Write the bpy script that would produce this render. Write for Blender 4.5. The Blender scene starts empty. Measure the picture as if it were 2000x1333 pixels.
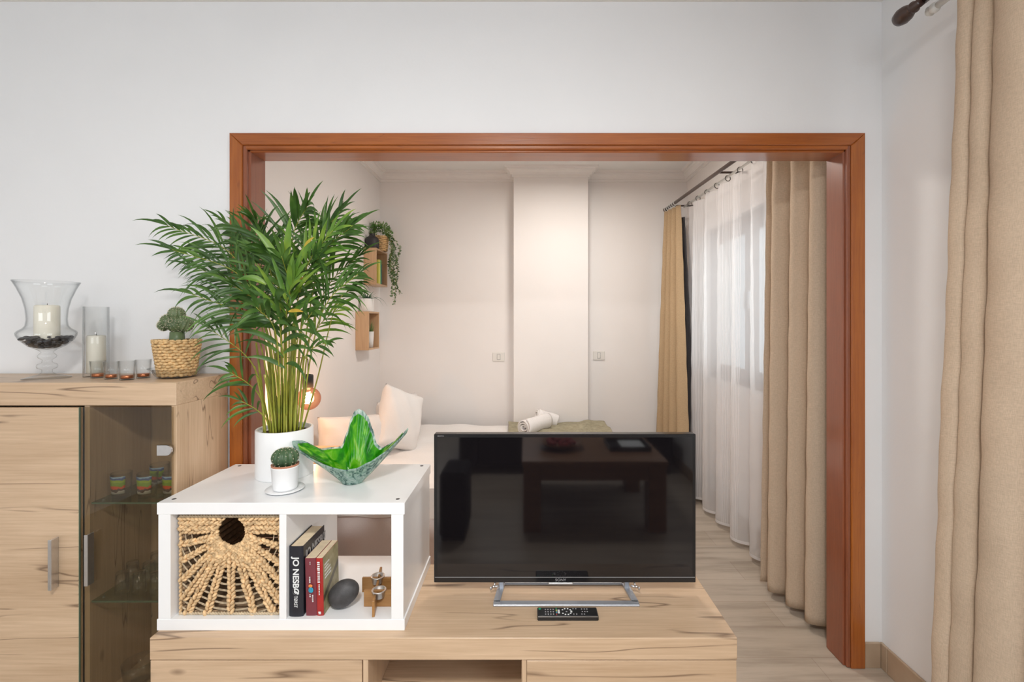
import bpy, math, random
from math import sin, cos, pi, radians, sqrt
from mathutils import Vector, Matrix

random.seed(7)
SC = bpy.context.scene
COL = SC.collection

# ------------------------------------------------------------------ camera
F, U0, V0, EYE = 904.0, 1028.0, 627.0, 1.42
cam_d = bpy.data.cameras.new('camera')
cam = bpy.data.objects.new('camera', cam_d)
COL.objects.link(cam)
cam.location = (0, 0, EYE)
cam.rotation_euler = (radians(90), 0, 0)
cam_d.sensor_width = 36.0
cam_d.lens = F / 2000 * 36.0
cam_d.shift_x = (1000 - U0) / 2000
cam_d.shift_y = (V0 - 666.5) / 2000
cam_d.clip_start = 0.02
SC.camera = cam

def at(px, py, Y):
    return Vector(((px - U0) * Y / F, Y, EYE - (py - V0) * Y / F))

# ------------------------------------------------------------------ look, world, lights
SC.view_settings.view_transform = 'Standard'
SC.view_settings.look = 'None'
SC.view_settings.gamma = 1.0
SC.view_settings.use_curve_mapping = False
SC.view_settings.exposure = 0.06
SC.cycles.max_bounces = 12
SC.cycles.diffuse_bounces = 6
SC.cycles.transparent_max_bounces = 24
SC.cycles.transmission_bounces = 10
SC.cycles.caustics_reflective = False
SC.cycles.caustics_refractive = False
SC.cycles.sample_clamp_indirect = 4.0

w = bpy.data.worlds.new('daylight')
SC.world = w
w.use_nodes = True
bg = w.node_tree.nodes['Background']
bg.inputs[0].default_value = (0.86, 0.93, 1.0, 1)
bg.inputs[1].default_value = 0.75

def area(name, loc, target, sx, sy, power, color, spread=180):
    d = bpy.data.lights.new(name, 'AREA')
    d.shape = 'RECTANGLE'
    d.size, d.size_y = sx, sy
    d.energy = power
    d.color = color
    d.spread = radians(spread)
    o = bpy.data.objects.new(name, d)
    COL.objects.link(o)
    o.location = loc
    o.rotation_euler = (Vector(target) - Vector(loc)).to_track_quat('-Z', 'Y').to_euler()
    return o

# right-hand window daylight, an added rear fill light, and the two ceiling lamps
area('rear_fill_light', (-0.85, -3.50, 1.6), (-0.85, 0, 1.5), 2.2, 1.7, 48, (0.93, 0.965, 1.0))
area('daylight_side_window', (1.44, -0.5, 1.55), (0, -0.5, 1.4), 1.7, 1.5, 30, (0.93, 0.965, 1.0))
area('daylight_bedroom_window', (1.75, 3.08, 1.55), (0, 3.0, 1.2), 1.5, 1.2, 7, (0.95, 1.0, 1.0))
area('ceiling_lamp_light', (-0.1, -0.5, 2.68), (-0.1, -0.5, 0), 0.34, 0.34, 62, (1.0, 0.97, 0.93))
area('bedroom_lamp_light', (0.34, 3.08, 2.645), (0.34, 3.08, 0), 0.36, 0.36, 20, (1.0, 0.92, 0.84))

# ------------------------------------------------------------------ helpers
class MB:
    def __init__(s):
        s.v, s.f, s.sm, s.mi, s.uv = [], [], [], [], {}
    def add(s, vs, fs, smooth=False, mi=0):
        b = len(s.v)
        s.v += [Vector(p) for p in vs]
        for f in fs:
            s.f.append([b + i for i in f]); s.sm.append(smooth); s.mi.append(mi)
        return s
    def box(s, x0, x1, y0, y1, z0, z1, b=0.0015, mi=0, rot=None, piv=None):
        b = min(b, (x1-x0)*.45, (y1-y0)*.45, (z1-z0)*.45)
        vs, idx = [], {}
        for ix, X in enumerate((x0, x1)):
            for iy, Yv in enumerate((y0, y1)):
                for iz, Z in enumerate((z0, z1)):
                    dx, dy, dz = (b if ix == 0 else -b), (b if iy == 0 else -b), (b if iz == 0 else -b)
                    for a, p in (('x', (X, Yv+dy, Z+dz)), ('y', (X+dx, Yv, Z+dz)), ('z', (X+dx, Yv+dy, Z))):
                        idx[(ix, iy, iz, a)] = len(vs); vs.append(Vector(p))
        q = idx
        fs = []
        for i in (0, 1):
            o = [(0,0),(1,0),(1,1),(0,1)]
            fs.append([q[(i,a,c,'x')] for a, c in o]); fs.append([q[(a,i,c,'y')] for a, c in o]); fs.append([q[(a,c,i,'z')] for a, c in o])
        for a in (0, 1):
            for c in (0, 1):
                fs.append([q[(0,a,c,'y')], q[(1,a,c,'y')], q[(1,a,c,'z')], q[(0,a,c,'z')]])
                fs.append([q[(a,0,c,'x')], q[(a,1,c,'x')], q[(a,1,c,'z')], q[(a,0,c,'z')]])
                fs.append([q[(a,c,0,'x')], q[(a,c,1,'x')], q[(a,c,1,'y')], q[(a,c,0,'y')]])
        for a in (0, 1):
            for c in (0, 1):
                for d in (0, 1):
                    fs.append([q[(a,c,d,'x')], q[(a,c,d,'y')], q[(a,c,d,'z')]])
        cx = Vector(((x0+x1)/2, (y0+y1)/2, (z0+z1)/2))
        out = []
        for f in fs:
            n = (vs[f[1]]-vs[f[0]]).cross(vs[f[2]]-vs[f[0]])
            m = sum((vs[i] for i in f), Vector())/len(f)
            out.append(f if n.dot(m-cx) > 0 else f[::-1])
        if rot is not None:
            pv = Vector(piv) if piv is not None else cx
            vs = [rot @ (p-pv) + pv for p in vs]
        return s.add(vs, out, False, mi)
    def lathe(s, prof, c, seg=32, mi=0, smooth=True, closed=False, rfun=None, M=None):
        vs, fs = [], []
        n = len(prof)
        for i, (r, z) in enumerate(prof):
            for k in range(seg):
                a = 2*pi*k/seg
                rr = r * (rfun(a, z) if rfun else 1)
                vs.append(Vector((rr*cos(a), rr*sin(a), z)))
        m = n if closed else n-1
        for i in range(m):
            j = (i+1) % n
            for k in range(seg):
                l = (k+1) % seg
                fs.append([i*seg+k, i*seg+l, j*seg+l, j*seg+k])
        if not closed:
            if prof[0][0] > 1e-5: fs.append([k for k in range(seg)][::-1])
            if prof[-1][0] > 1e-5: fs.append([(n-1)*seg+k for k in range(seg)])
        if M is not None: vs = [M @ p for p in vs]
        vs = [p + Vector(c) for p in vs]
        return s.add(vs, fs, smooth, mi)
    def tube(s, pts, r, seg=8, mi=0, caps=True, flat=1.0):
        pts = [Vector(p) for p in pts]
        n = len(pts)
        rs = r if isinstance(r, (list, tuple)) else [r]*n
        vs, fs = [], []
        t0 = (pts[1]-pts[0]).normalized()
        up = Vector((0,0,1)) if abs(t0.z) < .9 else Vector((1,0,0))
        nrm = t0.cross(up).normalized()
        for i in range(n):
            t = (pts[min(i+1, n-1)]-pts[max(i-1, 0)]).normalized()
            nrm = (nrm - t*nrm.dot(t)).normalized()
            bn = t.cross(nrm)
            for k in range(seg):
                a = 2*pi*k/seg
                vs.append(pts[i] + nrm*cos(a)*rs[i] + bn*sin(a)*rs[i]*flat)
        for i in range(n-1):
            for k in range(seg):
                l = (k+1) % seg
                fs.append([i*seg+k, i*seg+l, (i+1)*seg+l, (i+1)*seg+k])
        if caps:
            fs.append(list(range(seg))[::-1]); fs.append([(n-1)*seg+k for k in range(seg)])
        return s.add(vs, fs, True, mi)
    def grid(s, fn, nu, nv, mi=0, smooth=True, uv=False):
        b = len(s.v)
        vs = [Vector(fn(i/nu, j/nv)) for j in range(nv+1) for i in range(nu+1)]
        fs = [[j*(nu+1)+i, j*(nu+1)+i+1, (j+1)*(nu+1)+i+1, (j+1)*(nu+1)+i] for j in range(nv) for i in range(nu)]
        s.add(vs, fs, smooth, mi)
        if uv:
            for j in range(nv+1):
                for i in range(nu+1):
                    s.uv[b + j*(nu+1)+i] = (i/nu, j/nv)
        return s
    def ell(s, c, r, M=None, nu=12, nv=8, mi=0, rf=None):
        vs, fs = [], []
        c = Vector(c)
        for j in range(1, nv):
            ph = pi*j/nv
            for i in range(nu):
                a = 2*pi*i/nu
                k = rf(a, ph) if rf else 1
                vs.append(Vector((r[0]*sin(ph)*cos(a)*k, r[1]*sin(ph)*sin(a)*k, r[2]*cos(ph)*k)))
        for j in range(nv-2):
            for i in range(nu):
                l = (i+1) % nu
                fs.append([j*nu+i, (j+1)*nu+i, (j+1)*nu+l, j*nu+l])
        t = len(vs)
        kt = rf(0, 0) if rf else 1
        vs += [Vector((0,0,r[2]*kt)), Vector((0,0,-r[2]))]
        for i in range(nu):
            l = (i+1) % nu
            fs.append([t, i, l]); fs.append([t+1, (nv-2)*nu+l, (nv-2)*nu+i])
        if M is not None: vs = [M @ p for p in vs]
        return s.add([p+c for p in vs], fs, True, mi)
    def poly(s, outline, thick_vec, mi=0):
        """extrude a planar outline (3D points) by a vector"""
        n = len(outline)
        tv = Vector(thick_vec)
        vs = [Vector(p) for p in outline] + [Vector(p)+tv for p in outline]
        fs = [list(range(n))[::-1], [n+i for i in range(n)]]
        for i in range(n):
            j = (i+1) % n
            fs.append([i, j, n+j, n+i])
        return s.add(vs, fs, False, mi)
    def build(s, name, mats, parent=None, solid=0, subsurf=0, fixn=True):
        org = Vector()
        p = parent
        while p is not None:
            org += p.location; p = p.parent
        me = bpy.data.meshes.new(name)
        me.from_pydata([tuple(p - org) for p in s.v], [], s.f)
        me.polygons.foreach_set('use_smooth', s.sm)
        me.polygons.foreach_set('material_index', s.mi)
        if s.uv:
            l = me.uv_layers.new(name='UVMap')
            for lp in me.loops:
                l.data[lp.index].uv = s.uv.get(lp.vertex_index, (0, 0))
        if not isinstance(mats, (list, tuple)): mats = [mats]
        for m in mats: me.materials.append(m)
        if fixn:
            import bmesh
            bm = bmesh.new(); bm.from_mesh(me)
            bmesh.ops.recalc_face_normals(bm, faces=bm.faces)
            bm.to_mesh(me); bm.free()
        me.update()
        o = bpy.data.objects.new(name, me)
        COL.objects.link(o)
        if parent is not None: o.parent = parent
        if solid:
            m = o.modifiers.new('solid', 'SOLIDIFY'); m.thickness = solid; m.offset = 0
        if subsurf:
            m = o.modifiers.new('sub', 'SUBSURF'); m.levels = subsurf; m.render_levels = subsurf
        return o

def thing(name, loc, label, cat, group=None):
    o = bpy.data.objects.new(name, None)
    o.empty_display_size = .05
    COL.objects.link(o)
    o.location = loc
    return tag(o, label, cat, group)
def tag(o, label=None, cat=None, group=None, kind=None):
    if label: o['label'] = label
    if cat: o['category'] = cat
    if group: o['group'] = group
    if kind: o['kind'] = kind
    return o
def struct(name, mb, mat, parent=None, label=None):
    o = mb.build(name, mat, parent)
    if parent is None: o['kind'] = 'structure'
    if label: o['label'] = label
    return o
def copy_tree(o, parent=None):
    c = o.copy(); COL.objects.link(c)
    if parent is not None: c.parent = parent
    for ch in [x for x in COL.objects if x.parent == o]:
        copy_tree(ch, c)
    return c
def bez(p, n):
    """Catmull-Rom through the points"""
    p = [Vector(q) for q in p]
    P = [p[0]*2-p[1]] + p + [p[-1]*2-p[-2]]
    out = []
    m = len(p)-1
    for i in range(n+1):
        t = i/n*m
        k = min(int(t), m-1); u = t-k
        a, b, c, d = P[k], P[k+1], P[k+2], P[k+3]
        out.append(0.5*((2*b)+(c-a)*u+(2*a-5*b+4*c-d)*u*u+(3*b-a-3*c+d)*u**3))
    return out
def txt(name, body, size, mat, parent, loc, rot, sx=1.0, bold=0.0, ext=0.0003):
    c = bpy.data.curves.new(name, 'FONT')
    c.body = body; c.size = size; c.extrude = ext; c.offset = bold
    c.align_x = 'LEFT'; c.align_y = 'CENTER'
    c.materials.append(mat)
    tmp = bpy.data.objects.new(name, c)
    COL.objects.link(tmp)
    dg = bpy.context.evaluated_depsgraph_get()
    me = bpy.data.meshes.new_from_object(tmp.evaluated_get(dg))
    bpy.data.objects.remove(tmp)
    if not me.materials: me.materials.append(mat)
    o = bpy.data.objects.new(name, me)
    COL.objects.link(o)
    org = Vector(); p = parent
    while p is not None:
        org += p.location; p = p.parent
    o.location = Vector(loc) - org
    o.rotation_euler = rot
    o.scale = (sx, 1, 1)
    o.parent = parent
    return o

# ------------------------------------------------------------------ materials
def mat(name):
    m = bpy.data.materials.new(name); m.use_nodes = True
    nt = m.node_tree
    return m, nt, nt.nodes['Principled BSDF']
def nd(nt, t, **k):
    n = nt.nodes.new(t)
    for a, b in k.items():
        if a.startswith('i_'):
            n.inputs[int(a[2:])].default_value = b
        else: setattr(n, a, b)
    return n
def ramp(nt, stops, interp='LINEAR'):
    r = nt.nodes.new('ShaderNodeValToRGB')
    r.color_ramp.interpolation = interp
    e = r.color_ramp.elements
    while len(e) < len(stops): e.new(.5)
    for i, (p, c) in enumerate(stops):
        e[i].position = p; e[i].color = (*c, 1) if len(c) == 3 else c
    return r
def simple(name, col, rough=.5, metal=0, spec=.5, var=0.0, vscale=20, bump=0, bscale=200, coat=0, trans=0, ior=1.5, sheen=0):
    m, nt, p = mat(name)
    p.inputs['Roughness'].default_value = rough
    p.inputs['Metallic'].default_value = metal
    p.inputs['Specular IOR Level'].default_value = spec
    p.inputs['Coat Weight'].default_value = coat
    p.inputs['Coat Roughness'].default_value = .1
    p.inputs['Transmission Weight'].default_value = trans
    p.inputs['IOR'].default_value = ior
    p.inputs['Sheen Weight'].default_value = sheen
    tc = nd(nt, 'ShaderNodeTexCoord')
    n = nd(nt, 'ShaderNodeTexNoise'); n.inputs['Scale'].default_value = vscale; n.inputs['Detail'].default_value = 4
    nt.links.new(tc.outputs['Object'], n.inputs['Vector'])
    a = tuple(max(0, c*(1-var)) for c in col); b = tuple(min(1, c*(1+var)) for c in col)
    r = ramp(nt, [(.3, a), (.7, b)])
    nt.links.new(n.outputs['Fac'], r.inputs['Fac'])
    nt.links.new(r.outputs['Color'], p.inputs['Base Color'])
    if bump:
        n2 = nd(nt, 'ShaderNodeTexNoise'); n2.inputs['Scale'].default_value = bscale
        nt.links.new(tc.outputs['Object'], n2.inputs['Vector'])
        bp = nd(nt, 'ShaderNodeBump'); bp.inputs['Strength'].default_value = bump; bp.inputs['Distance'].default_value = .002
        nt.links.new(n2.outputs['Fac'], bp.inputs['Height'])
        nt.links.new(bp.outputs['Normal'], p.inputs['Normal'])
    return m
def wood(name, axis, light, mid, dark, rough=.36, crack=1.0, sc=1.0, coat=0.0, seed=0.0, knots=True, crackw=.017):
    m, nt, p = mat(name)
    L = nt.links.new
    tc = nd(nt, 'ShaderNodeTexCoord')
    def mp(al, ac):
        q = nd(nt, 'ShaderNodeMapping')
        s = [ac*sc]*3; s[axis] = al*sc
        q.inputs['Scale'].default_value = s
        q.inputs['Location'].default_value = (seed*1.7, seed*.9, seed*2.3)
        L(tc.outputs['Object'], q.inputs['Vector'])
        return q
    def noise(v, scale=1, detail=4, rg=.55, dist=0):
        n = nd(nt, 'ShaderNodeTexNoise')
        n.inputs['Scale'].default_value = scale; n.inputs['Detail'].default_value = detail
        n.inputs['Roughness'].default_value = rg; n.inputs['Distortion'].default_value = dist
        L(v.outputs[0], n.inputs['Vector']); return n
    n1 = noise(mp(.9, 9), 1, 5, .6, .3)
    n2 = noise(mp(4, 120), 1, 3, .6)
    mx = nd(nt, 'ShaderNodeMath', operation='MULTIPLY_ADD'); mx.inputs[1].default_value = .45
    L(n2.outputs['Fac'], mx.inputs[0])
    m2 = nd(nt, 'ShaderNodeMath', operation='MULTIPLY'); m2.inputs[1].default_value = .6
    L(n1.outputs['Fac'], m2.inputs[0]); L(m2.outputs[0], mx.inputs[2])
    r = ramp(nt, [(.34, mid), (.52, tuple((a+b)/2 for a, b in zip(mid, light))), (.68, light)])
    L(mx.outputs[0], r.inputs['Fac'])
    out = r.outputs['Color']
    if crack > 0:
        c1 = noise(mp(1.0, 13), 1, 2, .45, .0)
        s1 = nd(nt, 'ShaderNodeMath', operation='SUBTRACT'); s1.inputs[1].default_value = .5
        L(c1.outputs['Fac'], s1.inputs[0])
        ab = nd(nt, 'ShaderNodeMath', operation='ABSOLUTE'); L(s1.outputs[0], ab.inputs[0])
        mr = nd(nt, 'ShaderNodeMapRange'); mr.inputs[1].default_value = 0; mr.inputs[2].default_value = crackw
        mr.inputs[3].default_value = 1; mr.inputs[4].default_value = 0
        L(ab.outputs[0], mr.inputs[0])
        c2 = noise(mp(2.4, 12), 1, 2)
        mr2 = nd(nt, 'ShaderNodeMapRange'); mr2.inputs[1].default_value = .47; mr2.inputs[2].default_value = .56
        L(c2.outputs['Fac'], mr2.inputs[0])
        mu = nd(nt, 'ShaderNodeMath', operation='MULTIPLY'); L(mr.outputs[0], mu.inputs[0]); L(mr2.outputs[0], mu.inputs[1])
        mu2 = nd(nt, 'ShaderNodeMath', operation='MULTIPLY'); mu2.inputs[1].default_value = .8*crack
        L(mu.outputs[0], mu2.inputs[0])
        mc = nd(nt, 'ShaderNodeMix', data_type='RGBA')
        L(mu2.outputs[0], mc.inputs[0]); L(out, mc.inputs[6]); mc.inputs[7].default_value = (*dark, 1)
        out = mc.outputs[2]
        if knots:
            vo = nd(nt, 'ShaderNodeTexVoronoi'); vo.inputs['Scale'].default_value = 1
            q = mp(2.2, 5.5); L(q.outputs[0], vo.inputs['Vector'])
            kr = nd(nt, 'ShaderNodeMapRange'); kr.inputs[1].default_value = .02; kr.inputs[2].default_value = .07
            kr.inputs[3].default_value = .6; kr.inputs[4].default_value = 0
            L(vo.outputs['Distance'], kr.inputs[0])
            mk = nd(nt, 'ShaderNodeMix', data_type='RGBA')
            L(kr.outputs[0], mk.inputs[0]); L(out, mk.inputs[6]); mk.inputs[7].default_value = (*dark, 1)
            out = mk.outputs[2]
    L(out, p.inputs['Base Color'])
    p.inputs['Roughness'].default_value = rough
    p.inputs['Coat Weight'].default_value = coat
    p.inputs['Coat Roughness'].default_value = .12
    bp = nd(nt, 'ShaderNodeBump'); bp.inputs['Strength'].default_value = .12; bp.inputs['Distance'].default_value = .002
    L(n2.outputs['Fac'], bp.inputs['Height']); L(bp.outputs['Normal'], p.inputs['Normal'])
    return m
def thin_glass(name, tint=(.97, .98, .98), edge=(.35, .38, .38), power=3.0, ref=1.0, rough=.0):
    """thin clear wall: what shows through, a fresnel sheen, darker towards the rim"""
    m = bpy.data.materials.new(name); m.use_nodes = True
    nt = m.node_tree; nt.nodes.clear(); L = nt.links.new
    out = nd(nt, 'ShaderNodeOutputMaterial')
    tr = nd(nt, 'ShaderNodeBsdfTransparent'); gl = nd(nt, 'ShaderNodeBsdfGlossy')
    gl.inputs['Roughness'].default_value = rough
    gl.inputs['Color'].default_value = (ref, ref, ref, 1)
    lw = nd(nt, 'ShaderNodeLayerWeight'); lw.inputs['Blend'].default_value = .5
    pw = nd(nt, 'ShaderNodeMath', operation='POWER'); pw.inputs[1].default_value = power
    L(lw.outputs['Facing'], pw.inputs[0])
    mc = nd(nt, 'ShaderNodeMix', data_type='RGBA')
    L(pw.outputs[0], mc.inputs[0]); mc.inputs[6].default_value = (*tint, 1); mc.inputs[7].default_value = (*edge, 1)
    L(mc.outputs[2], tr.inputs['Color'])
    f5 = nd(nt, 'ShaderNodeMath', operation='POWER'); f5.inputs[1].default_value = 5.0
    L(lw.outputs['Facing'], f5.inputs[0])
    fr = nd(nt, 'ShaderNodeMapRange'); fr.inputs[3].default_value = .035; fr.inputs[4].default_value = .8
    L(f5.outputs[0], fr.inputs[0])
    mx = nd(nt, 'ShaderNodeMixShader')
    L(fr.outputs[0], mx.inputs[0]); L(tr.outputs[0], mx.inputs[1]); L(gl.outputs[0], mx.inputs[2])
    L(mx.outputs[0], out.inputs['Surface'])
    return m
def fabric(name, col, var=.12, scale=900, trans=.25, rough=.9):
    m, nt, p = mat(name)
    L = nt.links.new
    tc = nd(nt, 'ShaderNodeTexCoord')
    cols = []
    for s in ((scale*.08, scale*.08, scale), (scale, scale, scale*.08)):
        q = nd(nt, 'ShaderNodeMapping'); q.inputs['Scale'].default_value = s
        L(tc.outputs['Object'], q.inputs['Vector'])
        n = nd(nt, 'ShaderNodeTexNoise'); n.inputs['Scale'].default_value = 1; n.inputs['Detail'].default_value = 2
        L(q.outputs[0], n.inputs['Vector']); cols.append(n)
    ad = nd(nt, 'ShaderNodeMath', operation='ADD'); L(cols[0].outputs['Fac'], ad.inputs[0]); L(cols[1].outputs['Fac'], ad.inputs[1])
    h = nd(nt, 'ShaderNodeMath', operation='MULTIPLY'); h.inputs[1].default_value = .5; L(ad.outputs[0], h.inputs[0])
    r = ramp(nt, [(.38, tuple(c*(1-var) for c in col)), (.62, tuple(min(1, c*(1+var)) for c in col))])
    L(h.outputs[0], r.inputs['Fac']); L(r.outputs['Color'], p.inputs['Base Color'])
    p.inputs['Roughness'].default_value = rough
    p.inputs['Specular IOR Level'].default_value = .15
    bp = nd(nt, 'ShaderNodeBump'); bp.inputs['Strength'].default_value = .25; bp.inputs['Distance'].default_value = .001
    L(h.outputs[0], bp.inputs['Height']); L(bp.outputs['Normal'], p.inputs['Normal'])
    if trans:
        tl = nd(nt, 'ShaderNodeBsdfTranslucent'); L(r.outputs['Color'], tl.inputs['Color'])
        mx = nd(nt, 'ShaderNodeMixShader'); mx.inputs[0].default_value = trans
        L(p.outputs[0], mx.inputs[1]); L(tl.outputs[0], mx.inputs[2])
        L(mx.outputs[0], nt.nodes['Material Output'].inputs['Surface'])
    return m

M = {}
M['wall'] = simple('wall_paint', (.80, .81, .825), .85, spec=.2, var=.012, vscale=3, bump=.12, bscale=90)
M['wall_warm'] = simple('bedroom_wall_paint', (.83, .805, .79), .85, spec=.2, var=.012, vscale=3, bump=.1, bscale=90)
M['ceil'] = simple('ceiling_paint', (.80, .80, .79), .9, spec=.2, var=.01, vscale=3)
M['plaster'] = simple('plaster_cornice', (.82, .80, .78), .8, spec=.2, var=.01)
OL, OM, OD = (.64, .47, .32), (.46, .315, .195), (.12, .065, .035)
M['oak_x'] = wood('sanremo_oak_across', 0, OL, OM, OD, seed=3)
M['oak_x2'] = wood('sanremo_oak_across_top', 0, OL, OM, OD, seed=8.3)
M['oak_z'] = wood('sanremo_oak_upright', 2, OL, OM, OD, seed=5, crackw=.006)
M['oak_in'] = wood('oak_cabinet_inside', 2, (.56, .43, .30), (.42, .31, .21), OD, seed=1.5, crackw=.005)
M['oak_box'] = wood('oak_wall_box', 2, (.58, .38, .22), (.46, .29, .16), (.3, .18, .09), seed=2, crack=.2, knots=False)
M['mah_v'] = wood('varnished_mahogany_upright', 2, (.43, .135, .020), (.27, .066, .010), (.12, .03, .01), rough=.32, coat=.5, crack=.5, sc=1.6, knots=False, seed=4, crackw=.006)
M['mah_h'] = wood('varnished_mahogany_across', 0, (.41, .120, .020), (.24, .058, .010), (.12, .03, .01), rough=.32, coat=.5, crack=.5, sc=1.6, knots=False, seed=9, crackw=.006)
M['mah_j'] = wood('varnished_mahogany_jamb', 2, (.27, .080, .032), (.19, .052, .020), (.08, .024, .010), rough=.34, coat=.5, crack=.4, sc=1.6, knots=False, seed=6, crackw=.006)
M['teak'] = wood('teak_block', 0, (.38, .20, .07), (.26, .12, .035), (.10, .04, .015), sc=4, crack=.5, knots=False)
M['white_lam'] = simple('white_laminate', (.82, .83, .84), .22, var=.008, spec=.5)
M['white_cer'] = simple('white_ceramic', (.80, .81, .82), .3, var=.01)
M['white_matt'] = simple('white_matt_pot', (.78, .77, .75), .6, var=.02)
M['black_pl'] = simple('black_plastic', (.012, .012, .013), .35, var=.05)
M['black_matt'] = simple('black_matt', (.02, .019, .019), .6, var=.1)
M['charcoal_cer'] = simple('charcoal_ceramic', (.022, .021, .024), .5, var=.1)
M['steel'] = simple('brushed_steel', (.62, .62, .63), .32, metal=1, var=.03, vscale=80)
M['silver'] = simple('silver_lacquer', (.42, .45, .50), .38, metal=.6, var=.02)
M['alu'] = simple('aluminium_cup', (.74, .73, .72), .28, metal=1, var=.03)
M['copper'] = simple('copper_foil', (.62, .22, .10), .28, metal=.85, var=.25, vscale=120)
M['wax'] = simple('ivory_wax', (.84, .80, .69), .55, var=.015)
M['soil'] = simple('potting_soil', (.07, .035, .022), .95, var=.5, vscale=120, bump=1, bscale=150)
M['terracotta'] = simple('terracotta', (.45, .20, .12), .8, var=.1)
M['curtain'] = fabric('beige_linen_curtain', (.56, .445, .335), trans=.12)
M['curtain_far'] = fabric('golden_beige_curtain', (.53, .385, .235), trans=.18)
M['lining'] = fabric('dark_grey_lining', (.09, .085, .09), trans=0)
M['linen'] = fabric('white_bed_linen', (.82, .80, .785), var=.02, trans=.0)
M['skirt'] = fabric('pale_pink_bed_linen', (.88, .82, .82), var=.03, trans=.0)
M['towel'] = fabric('white_terry', (.82, .80, .79), var=.05, scale=500, trans=.0)
M['olive'] = fabric('olive_throw', (.34, .31, .22), var=.2, scale=300, trans=0)
M['sofa'] = fabric('charcoal_sofa_cloth', (.02, .02, .022), trans=0)
M['grass'] = simple('dried_water_hyacinth', (.63, .435, .235), .62, var=.36, vscale=70, bump=.5, bscale=400)
M['grass2'] = simple('seagrass_twine', (.50, .40, .27), .8, var=.25, vscale=90)
M['grass3'] = simple('wicker_strand', (.60, .40, .19), .6, var=.32, vscale=70, bump=.4, bscale=300)
M['wicker_dark'] = simple('wicker_dark_gap', (.16, .09, .04), .8, var=.3, vscale=70)
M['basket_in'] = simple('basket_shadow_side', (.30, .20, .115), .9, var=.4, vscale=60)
M['stone'] = simple('dark_basalt', (.05, .048, .05), .55, var=.25, vscale=60, bump=.3, bscale=300)
M['pebble'] = simple('dark_pebbles', (.05, .05, .055), .4, var=.4, vscale=60)
M['paper'] = simple('book_pages', (.74, .62, .44), .8, var=.12, vscale=30)
M['book_navy'] = simple('navy_black_cover', (.013, .014, .022), .3, var=.15)
M['book_maroon'] = simple('maroon_cover', (.17, .032, .045), .35, var=.1)
M['book_red'] = simple('red_cover', (.36, .02, .018), .35, var=.15)
M['ink_white'] = simple('white_print', (.72, .74, .74), .5, var=.02)
M['ink_grey'] = simple('grey_print', (.30, .30, .31), .4, var=.02)
M['ink_blue'] = simple('blue_print', (.02, .25, .38), .4, var=.4, vscale=200)
M['ink_orange'] = simple('orange_print', (.7, .22, .05), .4, var=.3, vscale=200)
M['ink_green'] = simple('green_print', (.0, .35, .16), .4)
M['ink_yellow'] = simple('yellow_print', (.65, .62, .12), .4)
M['switch'] = simple('switch_plastic', (.74, .72, .68), .35, var=.005)
M['window_wood'] = simple('brown_window_wood', (.13, .075, .06), .4, var=.2, vscale=30)
M['rod_brown'] = simple('dark_brown_rod', (.05, .026, .02), .35, var=.15, coat=.3)
M['ring_white'] = simple('white_rod', (.78, .80, .78), .4)
M['curt_eyelet'] = simple('ring_metal', (.16, .15, .15), .3, metal=.8)
M['red_fruit'] = simple('red_fruit', (.30, .02, .02), .4, var=.3)
M['table_wood'] = wood('dark_coffee_table_wood', 0, (.34, .19, .11), (.22, .115, .065), (.08, .04, .02), seed=12, crack=.4, knots=False)
M['screen'] = simple('tv_screen_glass', (.006, .005, .006), .045, spec=.62)
M['bezel'] = simple('tv_bezel', (.008, .008, .009), .22, var=.02)

# glass family
M['glass'] = thin_glass('clear_glass', (.985, .99, .99), (.16, .18, .19), 5.0)
M['glass_cup'] = thin_glass('clear_tumbler_glass', (.98, .985, .985), (.4, .42, .42), 4.0)
M['glass_door'] = thin_glass('tinted_cabinet_glass', (.80, .77, .70), (.4, .4, .3), 5, ref=.8)
M['glass_edge'] = simple('green_glass_edge', (.16, .24, .17), .15, trans=.3)
M['glass_shelf'] = thin_glass('glass_shelf', (.84, .90, .84), (.3, .42, .33), 5)
M['pane'] = thin_glass('window_pane', (.95, .97, .97), (.8, .85, .85), 5)
M['amber'] = thin_glass('smoky_amber_bulb', (.98, .74, .58), (.55, .22, .12), 1.6)

def emis(name, col, st):
    m = bpy.data.materials.new(name); m.use_nodes = True
    nt = m.node_tree; nt.nodes.clear()
    o = nd(nt, 'ShaderNodeOutputMaterial'); e = nd(nt, 'ShaderNodeEmission')
    e.inputs[0].default_value = (*col, 1); e.inputs[1].default_value = st
    nt.links.new(e.outputs[0], o.inputs['Surface'])
    return m
M['filament'] = emis('glowing_filament', (1.0, .72, .38), 60)
M['lamp_em'] = emis('lamp_diffuser', (1.0, .95, .88), 3.0)

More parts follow.
